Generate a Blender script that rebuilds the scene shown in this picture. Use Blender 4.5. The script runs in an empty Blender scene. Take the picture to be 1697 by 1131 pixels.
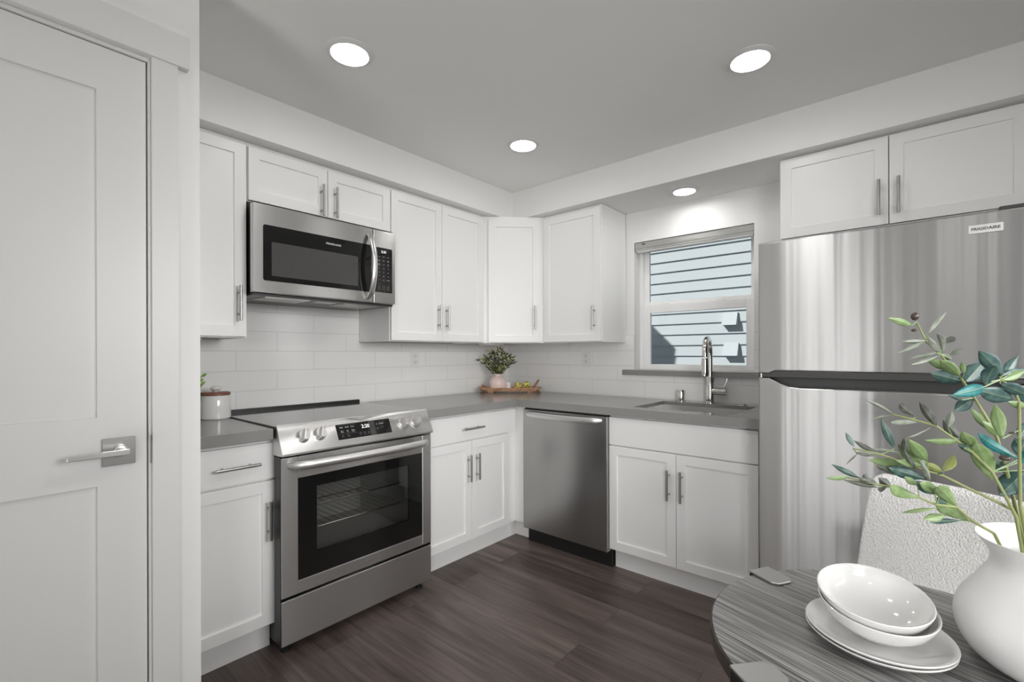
import bpy, bmesh, math, random
from mathutils import Vector, Matrix
from math import radians as R_, pi, sin, cos

random.seed(7)
SC = bpy.context.scene
COL = SC.collection

# ------------------------------------------------------------------ camera
cam_data = bpy.data.cameras.new('camera')
cam_data.sensor_fit = 'HORIZONTAL'
cam_data.sensor_width = 36.0
cam_data.lens = 776.2775 / 1697 * 36.0
cam_data.shift_y = (586.33 - 565.5) / 1697
cam_data.clip_start = 0.02
cam = bpy.data.objects.new('camera', cam_data)
COL.objects.link(cam)
cam.matrix_world = Matrix(((0.756879, 0.002156, 0.653551, 2.60577),
                           (0.653549, 0.001861, -0.756882, -2.96396),
                           (-0.002848, 0.999996, 0.0, 1.21323),
                           (0, 0, 0, 1)))
SC.camera = cam

# ------------------------------------------------------------------ world, sun, unseen fill lights, exposure
SC.view_settings.view_transform = 'Standard'
SC.view_settings.look = 'None'
SC.view_settings.gamma = 1.0
SC.view_settings.use_curve_mapping = False
SC.view_settings.exposure = 0.0
SC.cycles.use_denoising = True
SC.cycles.max_bounces = 12
SC.cycles.diffuse_bounces = 6
SC.cycles.transparent_max_bounces = 16
SC.cycles.sample_clamp_indirect = 6.0
SC.cycles.caustics_reflective = False
SC.cycles.caustics_refractive = False

world = bpy.data.worlds.new('sky')
SC.world = world
world.use_nodes = True
bg = world.node_tree.nodes['Background']
bg.inputs['Color'].default_value = (0.80, 0.90, 1.0, 1)
bg.inputs['Strength'].default_value = 0.22

sun_data = bpy.data.lights.new('sun', 'SUN')
sun_data.energy = 5.0
sun_data.angle = R_(0.5)
sun_data.color = (1.0, 0.97, 0.92)
sun = bpy.data.objects.new('sun', sun_data)
COL.objects.link(sun)
sun.rotation_euler = Vector((0.75, 1.0, -1.0)).to_track_quat('-Z', 'Y').to_euler()
sun.location = (-4, -8, 8)

def area(name, loc, target, sx, sy, power, col=(1, 1, 1)):
    d = bpy.data.lights.new(name, 'AREA')
    d.shape = 'RECTANGLE'; d.size = sx; d.size_y = sy; d.energy = power; d.color = col
    o = bpy.data.objects.new(name, d); COL.objects.link(o)
    o.location = loc
    o.rotation_euler = (Vector(target) - Vector(loc)).to_track_quat('-Z', 'Y').to_euler()
    return o
# unseen fill lights added behind and right of the camera to brighten the room;
# one points up from the floor to lift the ceiling
for x_, w_, p_ in ((1.38, .14, 0.9), (1.62, .10, 0.6), (1.95, .40, 1.8), (2.74, .09, 0.9)):     # strips added for bright streaks on the fridge
    area('fridge_streak_strip', (x_, -6.40, 1.15), (x_, 0, 1.15), w_, 1.9, p_)
g_ = area('sink_side_fill', (4.12, -4.35, 1.35), (1.4, -0.3, 0.60), 1.0, 1.5, 9.5); g_.data.spread = R_(62)  # added fill for the sink run and table
area('ceiling_upfill', (1.86, -5.2, 0.03), (1.86, -5.1, 2.4), 0.85, 1.4, 42)  # added upward light that brightens the ceiling
g_ = area('range_side_fill', (4.12, -1.75, 1.65), (0, -1.5, 0.75), 1.3, 0.9, 11.2); g_.data.spread = R_(75)  # added fill for the range wall; the wall behind it is solid
# unseen ceiling disks: first completes the lamp grid, second added to brighten the table
lamp_d = bpy.data.lights.new('unseen_ceiling_disks', 'AREA'); lamp_d.shape = 'DISK'; lamp_d.size = 0.132; lamp_d.energy = 3.4
for x_, y_ in ((2.114, -2.011), (2.9, -3.3)):
    o_ = bpy.data.objects.new('unseen_ceiling_disks', lamp_d); COL.objects.link(o_); o_.location = (x_, y_, 2.362)
LAMP_E = 38.0
LAMP_N = 46.0

# ------------------------------------------------------------------ materials
def mat(name, color, rough=0.5, metal=0.0, spec=0.5, coat=0.0, bump=None, aniso=0.0, emit=None, trans=0.0):
    m = bpy.data.materials.new(name); m.use_nodes = True
    nt = m.node_tree; b = nt.nodes['Principled BSDF']
    b.inputs['Base Color'].default_value = (*color, 1)
    b.inputs['Roughness'].default_value = rough
    b.inputs['Metallic'].default_value = metal
    b.inputs['Specular IOR Level'].default_value = spec
    b.inputs['Coat Weight'].default_value = coat
    if trans: b.inputs['Transmission Weight'].default_value = trans
    if aniso:
        b.inputs['Anisotropic'].default_value = aniso
    if emit:
        b.inputs['Emission Color'].default_value = (*emit[:3], 1)
        b.inputs['Emission Strength'].default_value = emit[3]
    if bump:      # (scale xyz, noise scale, strength, distance)
        sc, ns, st, di = bump
        add_bump(nt, b, sc, ns, st, di)
    return m

def add_bump(nt, b, sc, ns, st, di, prev=None):
    tc = nt.nodes.new('ShaderNodeTexCoord'); mp = nt.nodes.new('ShaderNodeMapping')
    mp.inputs['Scale'].default_value = sc
    nz = nt.nodes.new('ShaderNodeTexNoise'); nz.inputs['Scale'].default_value = ns
    nz.inputs['Detail'].default_value = 3
    bp = nt.nodes.new('ShaderNodeBump'); bp.inputs['Strength'].default_value = st
    bp.inputs['Distance'].default_value = di
    nt.links.new(tc.outputs['Object'], mp.inputs['Vector'])
    nt.links.new(mp.outputs['Vector'], nz.inputs['Vector'])
    nt.links.new(nz.outputs['Fac'], bp.inputs['Height'])
    if prev: nt.links.new(prev.outputs['Normal'], bp.inputs['Normal'])
    nt.links.new(bp.outputs['Normal'], b.inputs['Normal'])
    return bp

def steel(name, color, rough, wave_scale, wave_str, aniso=0.6, rot=0.25):
    m = mat(name, color, rough, 1.0, aniso=aniso)
    nt = m.node_tree; b = nt.nodes['Principled BSDF']
    b.inputs['Anisotropic Rotation'].default_value = rot
    tg = nt.nodes.new('ShaderNodeTangent'); tg.direction_type = 'RADIAL'; tg.axis = 'Z'
    nt.links.new(tg.outputs['Tangent'], b.inputs['Tangent'])
    p = add_bump(nt, b, wave_scale, 1.0, wave_str, 0.01)
    add_bump(nt, b, (3, 3, 500), 1.0, 0.03, 0.002, prev=p)
    return m

M = {}
M['wall'] = mat('wall_paint', (0.84, 0.835, 0.822), 0.55, bump=((1, 1, 1), 180, 0.05, 0.002))
M['wall_far'] = mat('rear_wall_dark', (0.26, 0.256, 0.25), 0.55)  # unseen rear wall kept dark so the fridge reflects less
M['ceiling'] = mat('ceiling_paint', (0.88, 0.875, 0.858), 0.7, bump=((1, 1, 1), 120, 0.06, 0.002))
M['trim'] = mat('trim_paint', (0.71, 0.706, 0.694), 0.38)
M['cab'] = mat('cabinet_paint', (0.86, 0.855, 0.842), 0.33)
M['cabin'] = mat('cabinet_interior', (0.62, 0.61, 0.60), 0.6)
M['quartz'] = mat('quartz', (0.265, 0.261, 0.252), 0.20)
M['steel'] = steel('stainless_steel', (0.62, 0.615, 0.605), 0.33, (2.5, 2.5, 0.25), 0.10, aniso=0.88)
M['steel_dw'] = steel('stainless_steel_dark', (0.44, 0.437, 0.43), 0.27, (2.2, 2.2, 0.35), 0.14)
M['steel_fridge'] = steel('stainless_steel_door', (0.53, 0.525, 0.515), 0.31, (8.0, 1.0, 0.05), 0.42, aniso=0.95)
M['steel_sink'] = mat('sink_steel', (0.80, 0.795, 0.78), 0.36, 1.0)
M['nickel'] = mat('brushed_nickel', (0.40, 0.395, 0.385), 0.30, 1.0)
M['nickel_light'] = mat('satin_nickel', (0.66, 0.65, 0.63), 0.28, 1.0)
M['chrome'] = mat('polished_nickel', (0.74, 0.72, 0.69), 0.09, 1.0)
M['knob'] = mat('knob_metal', (0.72, 0.715, 0.705), 0.30, 1.0)
M['handle'] = mat('satin_handle', (0.74, 0.735, 0.725), 0.40, 1.0)
M['black'] = mat('black_plastic', (0.012, 0.012, 0.012), 0.4)
M['charcoal'] = mat('charcoal_plastic', (0.045, 0.044, 0.043), 0.3)
M['black_glass'] = mat('black_glass', (0.008, 0.008, 0.008), 0.04, spec=0.5)
M['cooktop'] = mat('cooktop_glass', (0.09, 0.088, 0.085), 0.07, spec=0.7, coat=0.15)
M['mw_window'] = mat('microwave_window', (0.075, 0.073, 0.07), 0.12)
M['oven_in'] = mat('oven_enamel', (0.58, 0.58, 0.57), 0.4)
M['badge'] = mat('badge_silver', (0.66, 0.655, 0.64), 0.35, 0.4)
M['ink'] = mat('dark_ink', (0.05, 0.05, 0.052), 0.4)
M['print'] = mat('white_print', (0.62, 0.62, 0.62), 0.5)
M['print_dim'] = mat('grey_print', (0.20, 0.20, 0.20), 0.5)
M['print_red'] = mat('red_print', (0.35, 0.06, 0.05), 0.5)
M['digits'] = mat('display_digits', (0.9, 0.9, 0.9), 0.5, emit=(0.95, 0.97, 1.0, 0.8))
M['lamp'] = mat('lamp_diffuser', (1, 1, 1), 0.5, emit=(1.0, 0.985, 0.96, LAMP_E))
M['lamp_niche'] = mat('lamp_diffuser_small', (1, 1, 1), 0.5, emit=(1.0, 0.985, 0.96, LAMP_N))
M['lamp_trim'] = mat('lamp_trim', (0.72, 0.715, 0.70), 0.45)
M['plate_white'] = mat('outlet_plastic', (0.80, 0.80, 0.79), 0.3)
M['blind'] = mat('blind_white', (0.93, 0.93, 0.92), 0.4)
M['vinyl'] = mat('window_vinyl', (0.90, 0.90, 0.895), 0.35)
M['porcelain'] = mat('porcelain', (0.74, 0.733, 0.72), 0.10, coat=0.4)
M['vase'] = mat('matte_ceramic', (0.80, 0.795, 0.785), 0.32)
M['pink'] = mat('pink_ceramic', (0.88, 0.70, 0.65), 0.30, bump=((1, 1, 0.2), 60, 0.3, 0.003))
M['cup'] = mat('speckled_cup', (0.88, 0.88, 0.87), 0.3)
M['lidwood'] = mat('lid_wood', (0.22, 0.085, 0.05), 0.45)
M['siding'] = mat('blue_siding', (0.50, 0.555, 0.585), 0.7)
M['shadow_sheet'] = mat('shadow_sheet_dark', (0.10, 0.10, 0.11), 0.8)
M['metal_black'] = mat('black_metal', (0.025, 0.025, 0.026), 0.38, 0.6)
M['bracket'] = mat('bracket_metal', (0.42, 0.415, 0.405), 0.34, 0.85)
M['dirt'] = mat('soil', (0.05, 0.035, 0.025), 0.9)

def glass(name, tint, gloss=0.05, rough=0.02):
    m = bpy.data.materials.new(name); m.use_nodes = True; nt = m.node_tree
    for n in list(nt.nodes): nt.nodes.remove(n)
    out = nt.nodes.new('ShaderNodeOutputMaterial'); mix = nt.nodes.new('ShaderNodeMixShader')
    tr = nt.nodes.new('ShaderNodeBsdfTransparent'); gl = nt.nodes.new('ShaderNodeBsdfGlossy')
    fr = nt.nodes.new('ShaderNodeFresnel'); fr.inputs['IOR'].default_value = 1.35 if gloss < .06 else 1.5
    tr.inputs['Color'].default_value = (*tint, 1); gl.inputs['Roughness'].default_value = rough
    nt.links.new(fr.outputs['Fac'], mix.inputs['Fac']); nt.links.new(tr.outputs[0], mix.inputs[1])
    nt.links.new(gl.outputs[0], mix.inputs[2]); nt.links.new(mix.outputs[0], out.inputs['Surface'])
    return m
M['pane'] = glass('window_glass', (0.97, 0.98, 0.98))
M['tint'] = glass('oven_tinted_glass', (0.78, 0.78, 0.77), 0.1)
M['clear'] = glass('clear_plastic', (0.94, 0.94, 0.93))

def floor_mat():
    m = mat('floor_planks', (0.1, 0.08, 0.07), 0.36); nt = m.node_tree; b = nt.nodes['Principled BSDF']
    tc = nt.nodes.new('ShaderNodeTexCoord')
    def brick(c1, c2, mortar, msize):
        br = nt.nodes.new('ShaderNodeTexBrick'); br.offset = 0.37; br.offset_frequency = 2
        br.inputs['Scale'].default_value = 1.0; br.inputs['Brick Width'].default_value = 1.22
        br.inputs['Row Height'].default_value = 0.178; br.inputs['Mortar Size'].default_value = msize
        br.inputs['Mortar Smooth'].default_value = 0.4; br.inputs['Bias'].default_value = 0.0
        br.inputs['Color1'].default_value = (*c1, 1); br.inputs['Color2'].default_value = (*c2, 1)
        br.inputs['Mortar'].default_value = (*mortar, 1)
        mp = nt.nodes.new('ShaderNodeMapping'); mp.inputs['Location'].default_value = (0.45, 0.06, 0)
        nt.links.new(tc.outputs['Object'], mp.inputs['Vector']); nt.links.new(mp.outputs[0], br.inputs['Vector'])
        return br
    br = brick((0.070, 0.049, 0.042), (0.150, 0.115, 0.101), (0.026, 0.019, 0.016), 0.0012)
    rnd = brick((0, 0, 0), (1, 1, 1), (0.5, 0.5, 0.5), 0.0)
    # grain, shifted from plank to plank
    vm = nt.nodes.new('ShaderNodeVectorMath'); vm.operation = 'MULTIPLY_ADD'
    vm.inputs[1].default_value = (7.3, 3.1, 0)
    nt.links.new(rnd.outputs['Color'], vm.inputs[0]); nt.links.new(tc.outputs['Object'], vm.inputs[2])
    def grain(scale, ns, detail, lo, hi, plo=0.3, phi=0.72):
        mp = nt.nodes.new('ShaderNodeMapping'); mp.inputs['Scale'].default_value = scale
        nz = nt.nodes.new('ShaderNodeTexNoise'); nz.inputs['Scale'].default_value = ns
        nz.inputs['Detail'].default_value = detail; nz.inputs['Distortion'].default_value = 0.6
        cr = nt.nodes.new('ShaderNodeValToRGB')
        cr.color_ramp.elements[0].position = plo; cr.color_ramp.elements[1].position = phi
        cr.color_ramp.elements[0].color = (lo, lo, lo, 1); cr.color_ramp.elements[1].color = (hi, hi, hi, 1)
        nt.links.new(vm.outputs[0], mp.inputs['Vector']); nt.links.new(mp.outputs[0], nz.inputs['Vector'])
        nt.links.new(nz.outputs['Fac'], cr.inputs['Fac']); return cr
    g1 = grain((0.8, 9, 1), 2.2, 6, 0.62, 1.40); g2 = grain((1.6, 46, 1), 2.0, 4, 0.80, 1.22)
    g3 = grain((1.1, 4.0, 1), 1.7, 3, 0.55, 1.0, 0.24, 0.40)
    cur = br.outputs['Color']
    for g in (g1, g2, g3):
        mx = nt.nodes.new('ShaderNodeMix'); mx.data_type = 'RGBA'; mx.blend_type = 'MULTIPLY'
        mx.inputs['Factor'].default_value = 1.0
        nt.links.new(cur, mx.inputs['A']); nt.links.new(g.outputs['Color'], mx.inputs['B']); cur = mx.outputs['Result']
    nt.links.new(cur, b.inputs['Base Color'])
    bp = nt.nodes.new('ShaderNodeBump'); bp.inputs['Strength'].default_value = 0.12; bp.inputs['Distance'].default_value = 0.002
    nt.links.new(g2.outputs['Color'], bp.inputs['Height']); nt.links.new(bp.outputs[0], b.inputs['Normal'])
    return m
M['floor'] = floor_mat()

def tile_mat(name, rot, loc):
    """subway tile, running bond; world coordinates (wall meshes have their origin at the world origin)"""
    m = mat(name, (0.86, 0.855, 0.84), 0.16); nt = m.node_tree; b = nt.nodes['Principled BSDF']
    tc = nt.nodes.new('ShaderNodeTexCoord'); sp = nt.nodes.new('ShaderNodeSeparateXYZ'); cb = nt.nodes.new('ShaderNodeCombineXYZ')
    nt.links.new(tc.outputs['Object'], sp.inputs[0])
    nt.links.new(sp.outputs['Y' if rot else 'X'], cb.inputs['X']); nt.links.new(sp.outputs['Z'], cb.inputs['Y'])
    mp = nt.nodes.new('ShaderNodeMapping'); mp.inputs['Location'].default_value = loc
    nt.links.new(cb.outputs[0], mp.inputs['Vector'])
    br = nt.nodes.new('ShaderNodeTexBrick'); br.offset = 0.5; br.offset_frequency = 2
    for k, v in (('Scale', 1), ('Brick Width', .402), ('Row Height', .1028), ('Mortar Size', .0016), ('Mortar Smooth', .2), ('Bias', 0)):
        br.inputs[k].default_value = v
    br.inputs['Color1'].default_value = (0.865, 0.86, 0.845, 1); br.inputs['Color2'].default_value = (0.885, 0.88, 0.865, 1)
    br.inputs['Mortar'].default_value = (0.70, 0.695, 0.68, 1)
    nt.links.new(mp.outputs[0], br.inputs['Vector']); nt.links.new(br.outputs['Color'], b.inputs['Base Color'])
    bp = nt.nodes.new('ShaderNodeBump'); bp.invert = True; bp.inputs['Strength'].default_value = 0.5; bp.inputs['Distance'].default_value = 0.001
    nt.links.new(br.outputs['Fac'], bp.inputs['Height'])
    nz = nt.nodes.new('ShaderNodeTexNoise'); nz.inputs['Scale'].default_value = 9
    b2 = nt.nodes.new('ShaderNodeBump'); b2.inputs['Strength'].default_value = 0.05; b2.inputs['Distance'].default_value = 0.01
    nt.links.new(tc.outputs['Object'], nz.inputs['Vector'])
    nt.links.new(nz.outputs['Fac'], b2.inputs['Height']); nt.links.new(bp.outputs[0], b2.inputs['Normal'])
    nt.links.new(b2.outputs[0], b.inputs['Normal'])
    return m
M['tile_l'] = tile_mat('subway_tile_side', True, (1.884, -0.9215, 0))
M['tile_b'] = tile_mat('subway_tile_rear', False, (-0.222, -0.9215, 0))

def wood_mat(name, c1, c2, scale, rough=0.4, rotz=0.0, bump=0.15, ns=2.0, dist=1.2):
    m = mat(name, c1, rough); nt = m.node_tree; b = nt.nodes['Principled BSDF']
    tc = nt.nodes.new('ShaderNodeTexCoord'); mp0 = nt.nodes.new('ShaderNodeMapping'); mp0.inputs['Rotation'].default_value = (0, 0, rotz)
    mp = nt.nodes.new('ShaderNodeMapping'); mp.inputs['Scale'].default_value = scale
    nz = nt.nodes.new('ShaderNodeTexNoise'); nz.inputs['Scale'].default_value = ns; nz.inputs['Detail'].default_value = 7
    nz.inputs['Distortion'].default_value = dist
    cr = nt.nodes.new('ShaderNodeValToRGB'); cr.color_ramp.elements[0].position = 0.32; cr.color_ramp.elements[1].position = 0.68
    cr.color_ramp.elements[0].color = (*c1, 1); cr.color_ramp.elements[1].color = (*c2, 1)
    bp = nt.nodes.new('ShaderNodeBump'); bp.inputs['Strength'].default_value = bump; bp.inputs['Distance'].default_value = 0.002
    L = nt.links.new
    L(tc.outputs['Object'], mp0.inputs['Vector']); L(mp0.outputs[0], mp.inputs['Vector']); L(mp.outputs[0], nz.inputs['Vector'])
    L(nz.outputs['Fac'], cr.inputs['Fac']); L(cr.outputs['Color'], b.inputs['Base Color'])
    L(nz.outputs['Fac'], bp.inputs['Height']); L(bp.outputs[0], b.inputs['Normal'])
    return m
M['table'] = wood_mat('dark_table_wood', (0.045, 0.044, 0.042), (0.34, 0.333, 0.322), (3.0, 115, 10), 0.36, R_(18), 0.3, 1.8, 0.8)
M['tray'] = wood_mat('tray_wood', (0.50, 0.255, 0.135), (0.80, 0.52, 0.33), (3, 26, 26), 0.45)
M['tray_dark'] = wood_mat('handle_wood', (0.30, 0.13, 0.075), (0.50, 0.25, 0.16), (12, 12, 40), 0.45)
M['board'] = wood_mat('board_wood', (0.46, 0.27, 0.14), (0.58, 0.38, 0.22), (4, 40, 40), 0.5)

M['table_edge'] = wood_mat('table_edge_wood', (0.030, 0.022, 0.019), (0.075, 0.058, 0.050), (8, 8, 60), 0.45)

def boucle_mat():
    m = mat('boucle_fabric', (0.84, 0.83, 0.81), 0.95); nt = m.node_tree; b = nt.nodes['Principled BSDF']
    b.inputs['Sheen Weight'].default_value = 0.3
    tc = nt.nodes.new('ShaderNodeTexCoord'); vo = nt.nodes.new('ShaderNodeTexVoronoi'); vo.inputs['Scale'].default_value = 210
    nz = nt.nodes.new('ShaderNodeTexNoise'); nz.inputs['Scale'].default_value = 260
    ad = nt.nodes.new('ShaderNodeMath'); bp = nt.nodes.new('ShaderNodeBump')
    bp.inputs['Strength'].default_value = 0.75; bp.inputs['Distance'].default_value = 0.004
    L = nt.links.new
    L(tc.outputs['Object'], vo.inputs['Vector']); L(tc.outputs['Object'], nz.inputs['Vector'])
    L(vo.outputs['Distance'], ad.inputs[0]); L(nz.outputs['Fac'], ad.inputs[1]); L(ad.outputs[0], bp.inputs['Height'])
    L(bp.outputs[0], b.inputs['Normal'])
    return m
M['boucle'] = boucle_mat()

def leaf_mat(name, c1, c2, rough=0.42):
    m = mat(name, c1, rough); nt = m.node_tree; b = nt.nodes['Principled BSDF']
    tc = nt.nodes.new('ShaderNodeTexCoord'); nz = nt.nodes.new('ShaderNodeTexNoise'); nz.inputs['Scale'].default_value = 90
    nz.inputs['Detail'].default_value = 5
    cr = nt.nodes.new('ShaderNodeValToRGB'); cr.color_ramp.elements[0].position = 0.38; cr.color_ramp.elements[1].position = 0.66
    cr.color_ramp.elements[0].color = (*c1, 1); cr.color_ramp.elements[1].color = (*c2, 1)
    nt.links.new(tc.outputs['Object'], nz.inputs['Vector']); nt.links.new(nz.outputs['Fac'], cr.inputs['Fac'])
    nt.links.new(cr.outputs['Color'], b.inputs['Base Color'])
    return m
M['leaf_G'] = leaf_mat('leaf_light_green', (0.155, 0.24, 0.085), (0.24, 0.33, 0.15))
M['leaf_Y'] = leaf_mat('leaf_yellow_green', (0.24, 0.28, 0.07), (0.30, 0.34, 0.11))
M['leaf_D'] = leaf_mat('leaf_dark_green', (0.030, 0.075, 0.070), (0.085, 0.155, 0.14))
M['leaf_T'] = leaf_mat('leaf_teal', (0.012, 0.13, 0.14), (0.03, 0.21, 0.20))
M['leaf_S'] = leaf_mat('leaf_silver', (0.20, 0.22, 0.185), (0.34, 0.355, 0.32))
M['leaf_W'] = leaf_mat('leaf_withered', (0.060, 0.062, 0.058), (0.16, 0.165, 0.155))
M['leaf_rib'] = mat('leaf_midrib', (0.20, 0.26, 0.13), 0.5)
M['stem'] = mat('olive_stem', (0.26, 0.29, 0.12), 0.6)
M['olive'] = mat('olive_skin', (0.065, 0.045, 0.035), 0.22)
M['olive_dark'] = leaf_mat('small_olive_leaf', (0.035, 0.05, 0.02), (0.11, 0.13, 0.05))
M['olive_pale'] = leaf_mat('small_pale_leaf', (0.36, 0.35, 0.11), (0.58, 0.52, 0.22))
M['art_yellow'] = leaf_mat('scale_yellow', (0.92, 0.70, 0.20), (0.95, 0.78, 0.30))
M['art_green'] = leaf_mat('scale_green', (0.66, 0.66, 0.08), (0.86, 0.76, 0.20))
M['art_tip'] = mat('scale_tip', (0.10, 0.045, 0.04), 0.5)
M['sprig'] = leaf_mat('sprig_green', (0.18, 0.34, 0.06), (0.33, 0.48, 0.12))

# ------------------------------------------------------------------ mesh builder
WO = {}      # world origin of every built object / empty (no rotation anywhere: the design matrix is baked into the mesh)
I4 = Matrix.Identity(4)

class MB:
    def __init__(self, mtx=None):
        self.bm = bmesh.new(); self.m = mtx or I4
    def _new(self, verts):
        return verts
    def box(self, x0, x1, y0, y1, z0, z1, mi=0):
        vs = [self.bm.verts.new(self.m @ Vector(p)) for p in
              ((x0, y0, z0), (x1, y0, z0), (x1, y1, z0), (x0, y1, z0), (x0, y0, z1), (x1, y0, z1), (x1, y1, z1), (x0, y1, z1))]
        for q in ((3, 2, 1, 0), (4, 5, 6, 7), (0, 1, 5, 4), (1, 2, 6, 5), (2, 3, 7, 6), (3, 0, 4, 7)):
            f = self.bm.faces.new([vs[i] for i in q]); f.material_index = mi
        return self
    def prism(self, pts, a, b, axis='y'):
        """polygon pts (2D) extruded between a and b along axis"""
        def P(p, t):
            return {'x': (t, p[0], p[1]), 'y': (p[0], t, p[1]), 'z': (p[0], p[1], t)}[axis]
        A = [self.bm.verts.new(self.m @ Vector(P(p, a))) for p in pts]
        B = [self.bm.verts.new(self.m @ Vector(P(p, b))) for p in pts]
        n = len(pts)
        self.bm.faces.new(A); self.bm.faces.new(B[::-1])
        for i in range(n):
            self.bm.faces.new((A[i], B[i], B[(i + 1) % n], A[(i + 1) % n]))
        return self
    def ring(self, c, u, v, r, n):
        return [self.bm.verts.new(self.m @ (c + u * (r * cos(2 * pi * i / n)) + v * (r * sin(2 * pi * i / n)))) for i in range(n)]
    def tube(self, pts, r, n=12, cap=True, flat=None):
        """tube through pts; r number or list; flat=(ru, rv) scales for an oval section"""
        pts = [Vector(p) for p in pts]; k = len(pts)
        rs = r if isinstance(r, (list, tuple)) else [r] * k
        prev = None; u = None
        for i, p in enumerate(pts):
            t = (pts[min(i + 1, k - 1)] - pts[max(i - 1, 0)]).normalized()
            if u is None:
                ref = Vector((0, 0, 1)) if abs(t.z) < 0.9 else Vector((1, 0, 0))
                u = t.cross(ref).normalized()
            else:
                u = (u - t * u.dot(t)).normalized()
            v = t.cross(u)
            fu, fv = flat or (1, 1)
            ring = [self.bm.verts.new(self.m @ (p + u * (rs[i] * fu * cos(2 * pi * j / n)) + v * (rs[i] * fv * sin(2 * pi * j / n)))) for j in range(n)]
            if prev:
                for j in range(n):
                    self.bm.faces.new((prev[j], prev[(j + 1) % n], ring[(j + 1) % n], ring[j]))
            elif cap: self.bm.faces.new(ring[::-1])
            prev = ring
        if cap: self.bm.faces.new(prev)
        return self
    def cyl(self, p0, p1, r, n=24, r1=None):
        return self.tube([p0, p1], [r, r if r1 is None else r1], n)
    def lathe(self, prof, c=(0, 0, 0), n=40, close=False):
        """profile list of (r, z) about a vertical axis at c"""
        c = Vector(c); rings = []
        for r, z in prof:
            if r < 1e-6: rings.append([self.bm.verts.new(self.m @ (c + Vector((0, 0, z))))])
            else: rings.append([self.bm.verts.new(self.m @ (c + Vector((r * cos(2 * pi * i / n), r * sin(2 * pi * i / n), z)))) for i in range(n)])
        pairs = list(zip(rings, rings[1:])) + ([(rings[-1], rings[0])] if close else [])
        for A, B in pairs:
            for i in range(n):
                j = (i + 1) % n
                if len(A) == 1 and len(B) == 1: continue
                if len(A) == 1: self.bm.faces.new((A[0], B[j], B[i]))
                elif len(B) == 1: self.bm.faces.new((A[i], A[j], B[0]))
                else: self.bm.faces.new((A[i], A[j], B[j], B[i]))
        return self
    def sphere(self, c, rx, ry=None, rz=None, n=16, rot=None):
        ry = rx if ry is None else ry; rz = rx if rz is None else rz
        mt = self.m @ Matrix.Translation(c) @ (rot.to_4x4() if rot else I4) @ Matrix.Diagonal((rx, ry, rz, 1))
        bmesh.ops.create_uvsphere(self.bm, u_segments=n, v_segments=max(6, n // 2), radius=1.0, matrix=mt)
        return self
    def shaker(self, w, h, t=0.02, stile=0.068, dep=0.009, x=0, z=0, y=0):
        """shaker door: front face looks along -y, back at y"""
        n0 = len(self.bm.faces)
        old = set(self.bm.faces)
        self.box(x, x + w, y - t, y, z, z + h)
        new = [f for f in self.bm.faces if f not in old]
        fr = new[2]
        self.bm.normal_update()
        s = bmesh.ops.inset_region(self.bm, faces=[fr], thickness=stile, depth=0)
        ex = bmesh.ops.extrude_discrete_faces(self.bm, faces=[fr])['faces'][0]
        d = self.m.to_3x3() @ Vector((0, dep, 0))
        bmesh.ops.translate(self.bm, verts=ex.verts, vec=d)
        return self
    def build(self, name, material, parent=None, smooth=0, bevel=0.0, seg=2, origin=None):
        bmesh.ops.recalc_face_normals(self.bm, faces=self.bm.faces)
        if parent is not None: o0 = WO[parent]
        elif origin is not None: o0 = Vector(origin)
        else:
            xs = [v.co for v in self.bm.verts]
            o0 = Vector(((min(v.x for v in xs) + max(v.x for v in xs)) / 2, (min(v.y for v in xs) + max(v.y for v in xs)) / 2, min(v.z for v in xs)))
        for v in self.bm.verts: v.co -= o0
        me = bpy.data.meshes.new(name)
        if smooth:
            for f in self.bm.faces: f.smooth = True
        self.bm.to_mesh(me); self.bm.free()
        for mm in (material if isinstance(material, list) else [material]): me.materials.append(mm)
        o = bpy.data.objects.new(name, me); COL.objects.link(o)
        WO[o] = o0
        if parent is not None: o.parent = parent
        else: o.location = o0
        if smooth and smooth != 'all':
            try: me.set_sharp_from_angle(angle=R_(smooth if smooth > 1 else 40))
            except Exception: pass
        if bevel:
            bv = o.modifiers.new('bevel', 'BEVEL'); bv.width = bevel; bv.segments = seg; bv.limit_method = 'ANGLE'; bv.angle_limit = R_(40)
            bv.harden_normals = False
        return o

def thing(name, loc, label, cat, group=None):
    o = bpy.data.objects.new(name, None); COL.objects.link(o)
    o.location = loc; o.empty_display_size = 0.05; WO[o] = Vector(loc)
    return tag(o, label, cat, group)
def tag(o, label, cat, group=None):
    o['label'] = label; o['category'] = cat
    if group: o['group'] = group
    return o
def struct(o, label=None):
    o['kind'] = 'structure'
    if label: o['label'] = label
    return o
def lab(o, s):
    o['label'] = s; return o

def text(body, size, mtx, name, material, parent, extrude=0.0004, align='CENTER', bold=0.0, squash=1.0):
    """lettering in the local xz plane of mtx, facing local -y, as a mesh"""
    cu = bpy.data.curves.new('lettering_curve', 'FONT'); cu.body = body; cu.size = size; cu.extrude = extrude
    cu.align_x = align; cu.align_y = 'CENTER'; cu.offset = bold; cu.resolution_u = 3
    tmp = bpy.data.objects.new('lettering_tmp', cu); COL.objects.link(tmp)
    bpy.context.view_layer.update()
    me = bpy.data.meshes.new_from_object(tmp.evaluated_get(bpy.context.evaluated_depsgraph_get()))
    bpy.data.objects.remove(tmp); bpy.data.curves.remove(cu)
    me.transform(mtx @ Matrix.Rotation(R_(90), 4, 'X') @ Matrix.Diagonal((squash, 1, 1, 1)))
    me.transform(Matrix.Translation(-WO[parent]))
    me.name = name; me.materials.clear(); me.materials.append(material)
    o = bpy.data.objects.new(name, me); COL.objects.link(o); o.parent = parent; WO[o] = WO[parent].copy()
    return o

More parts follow.
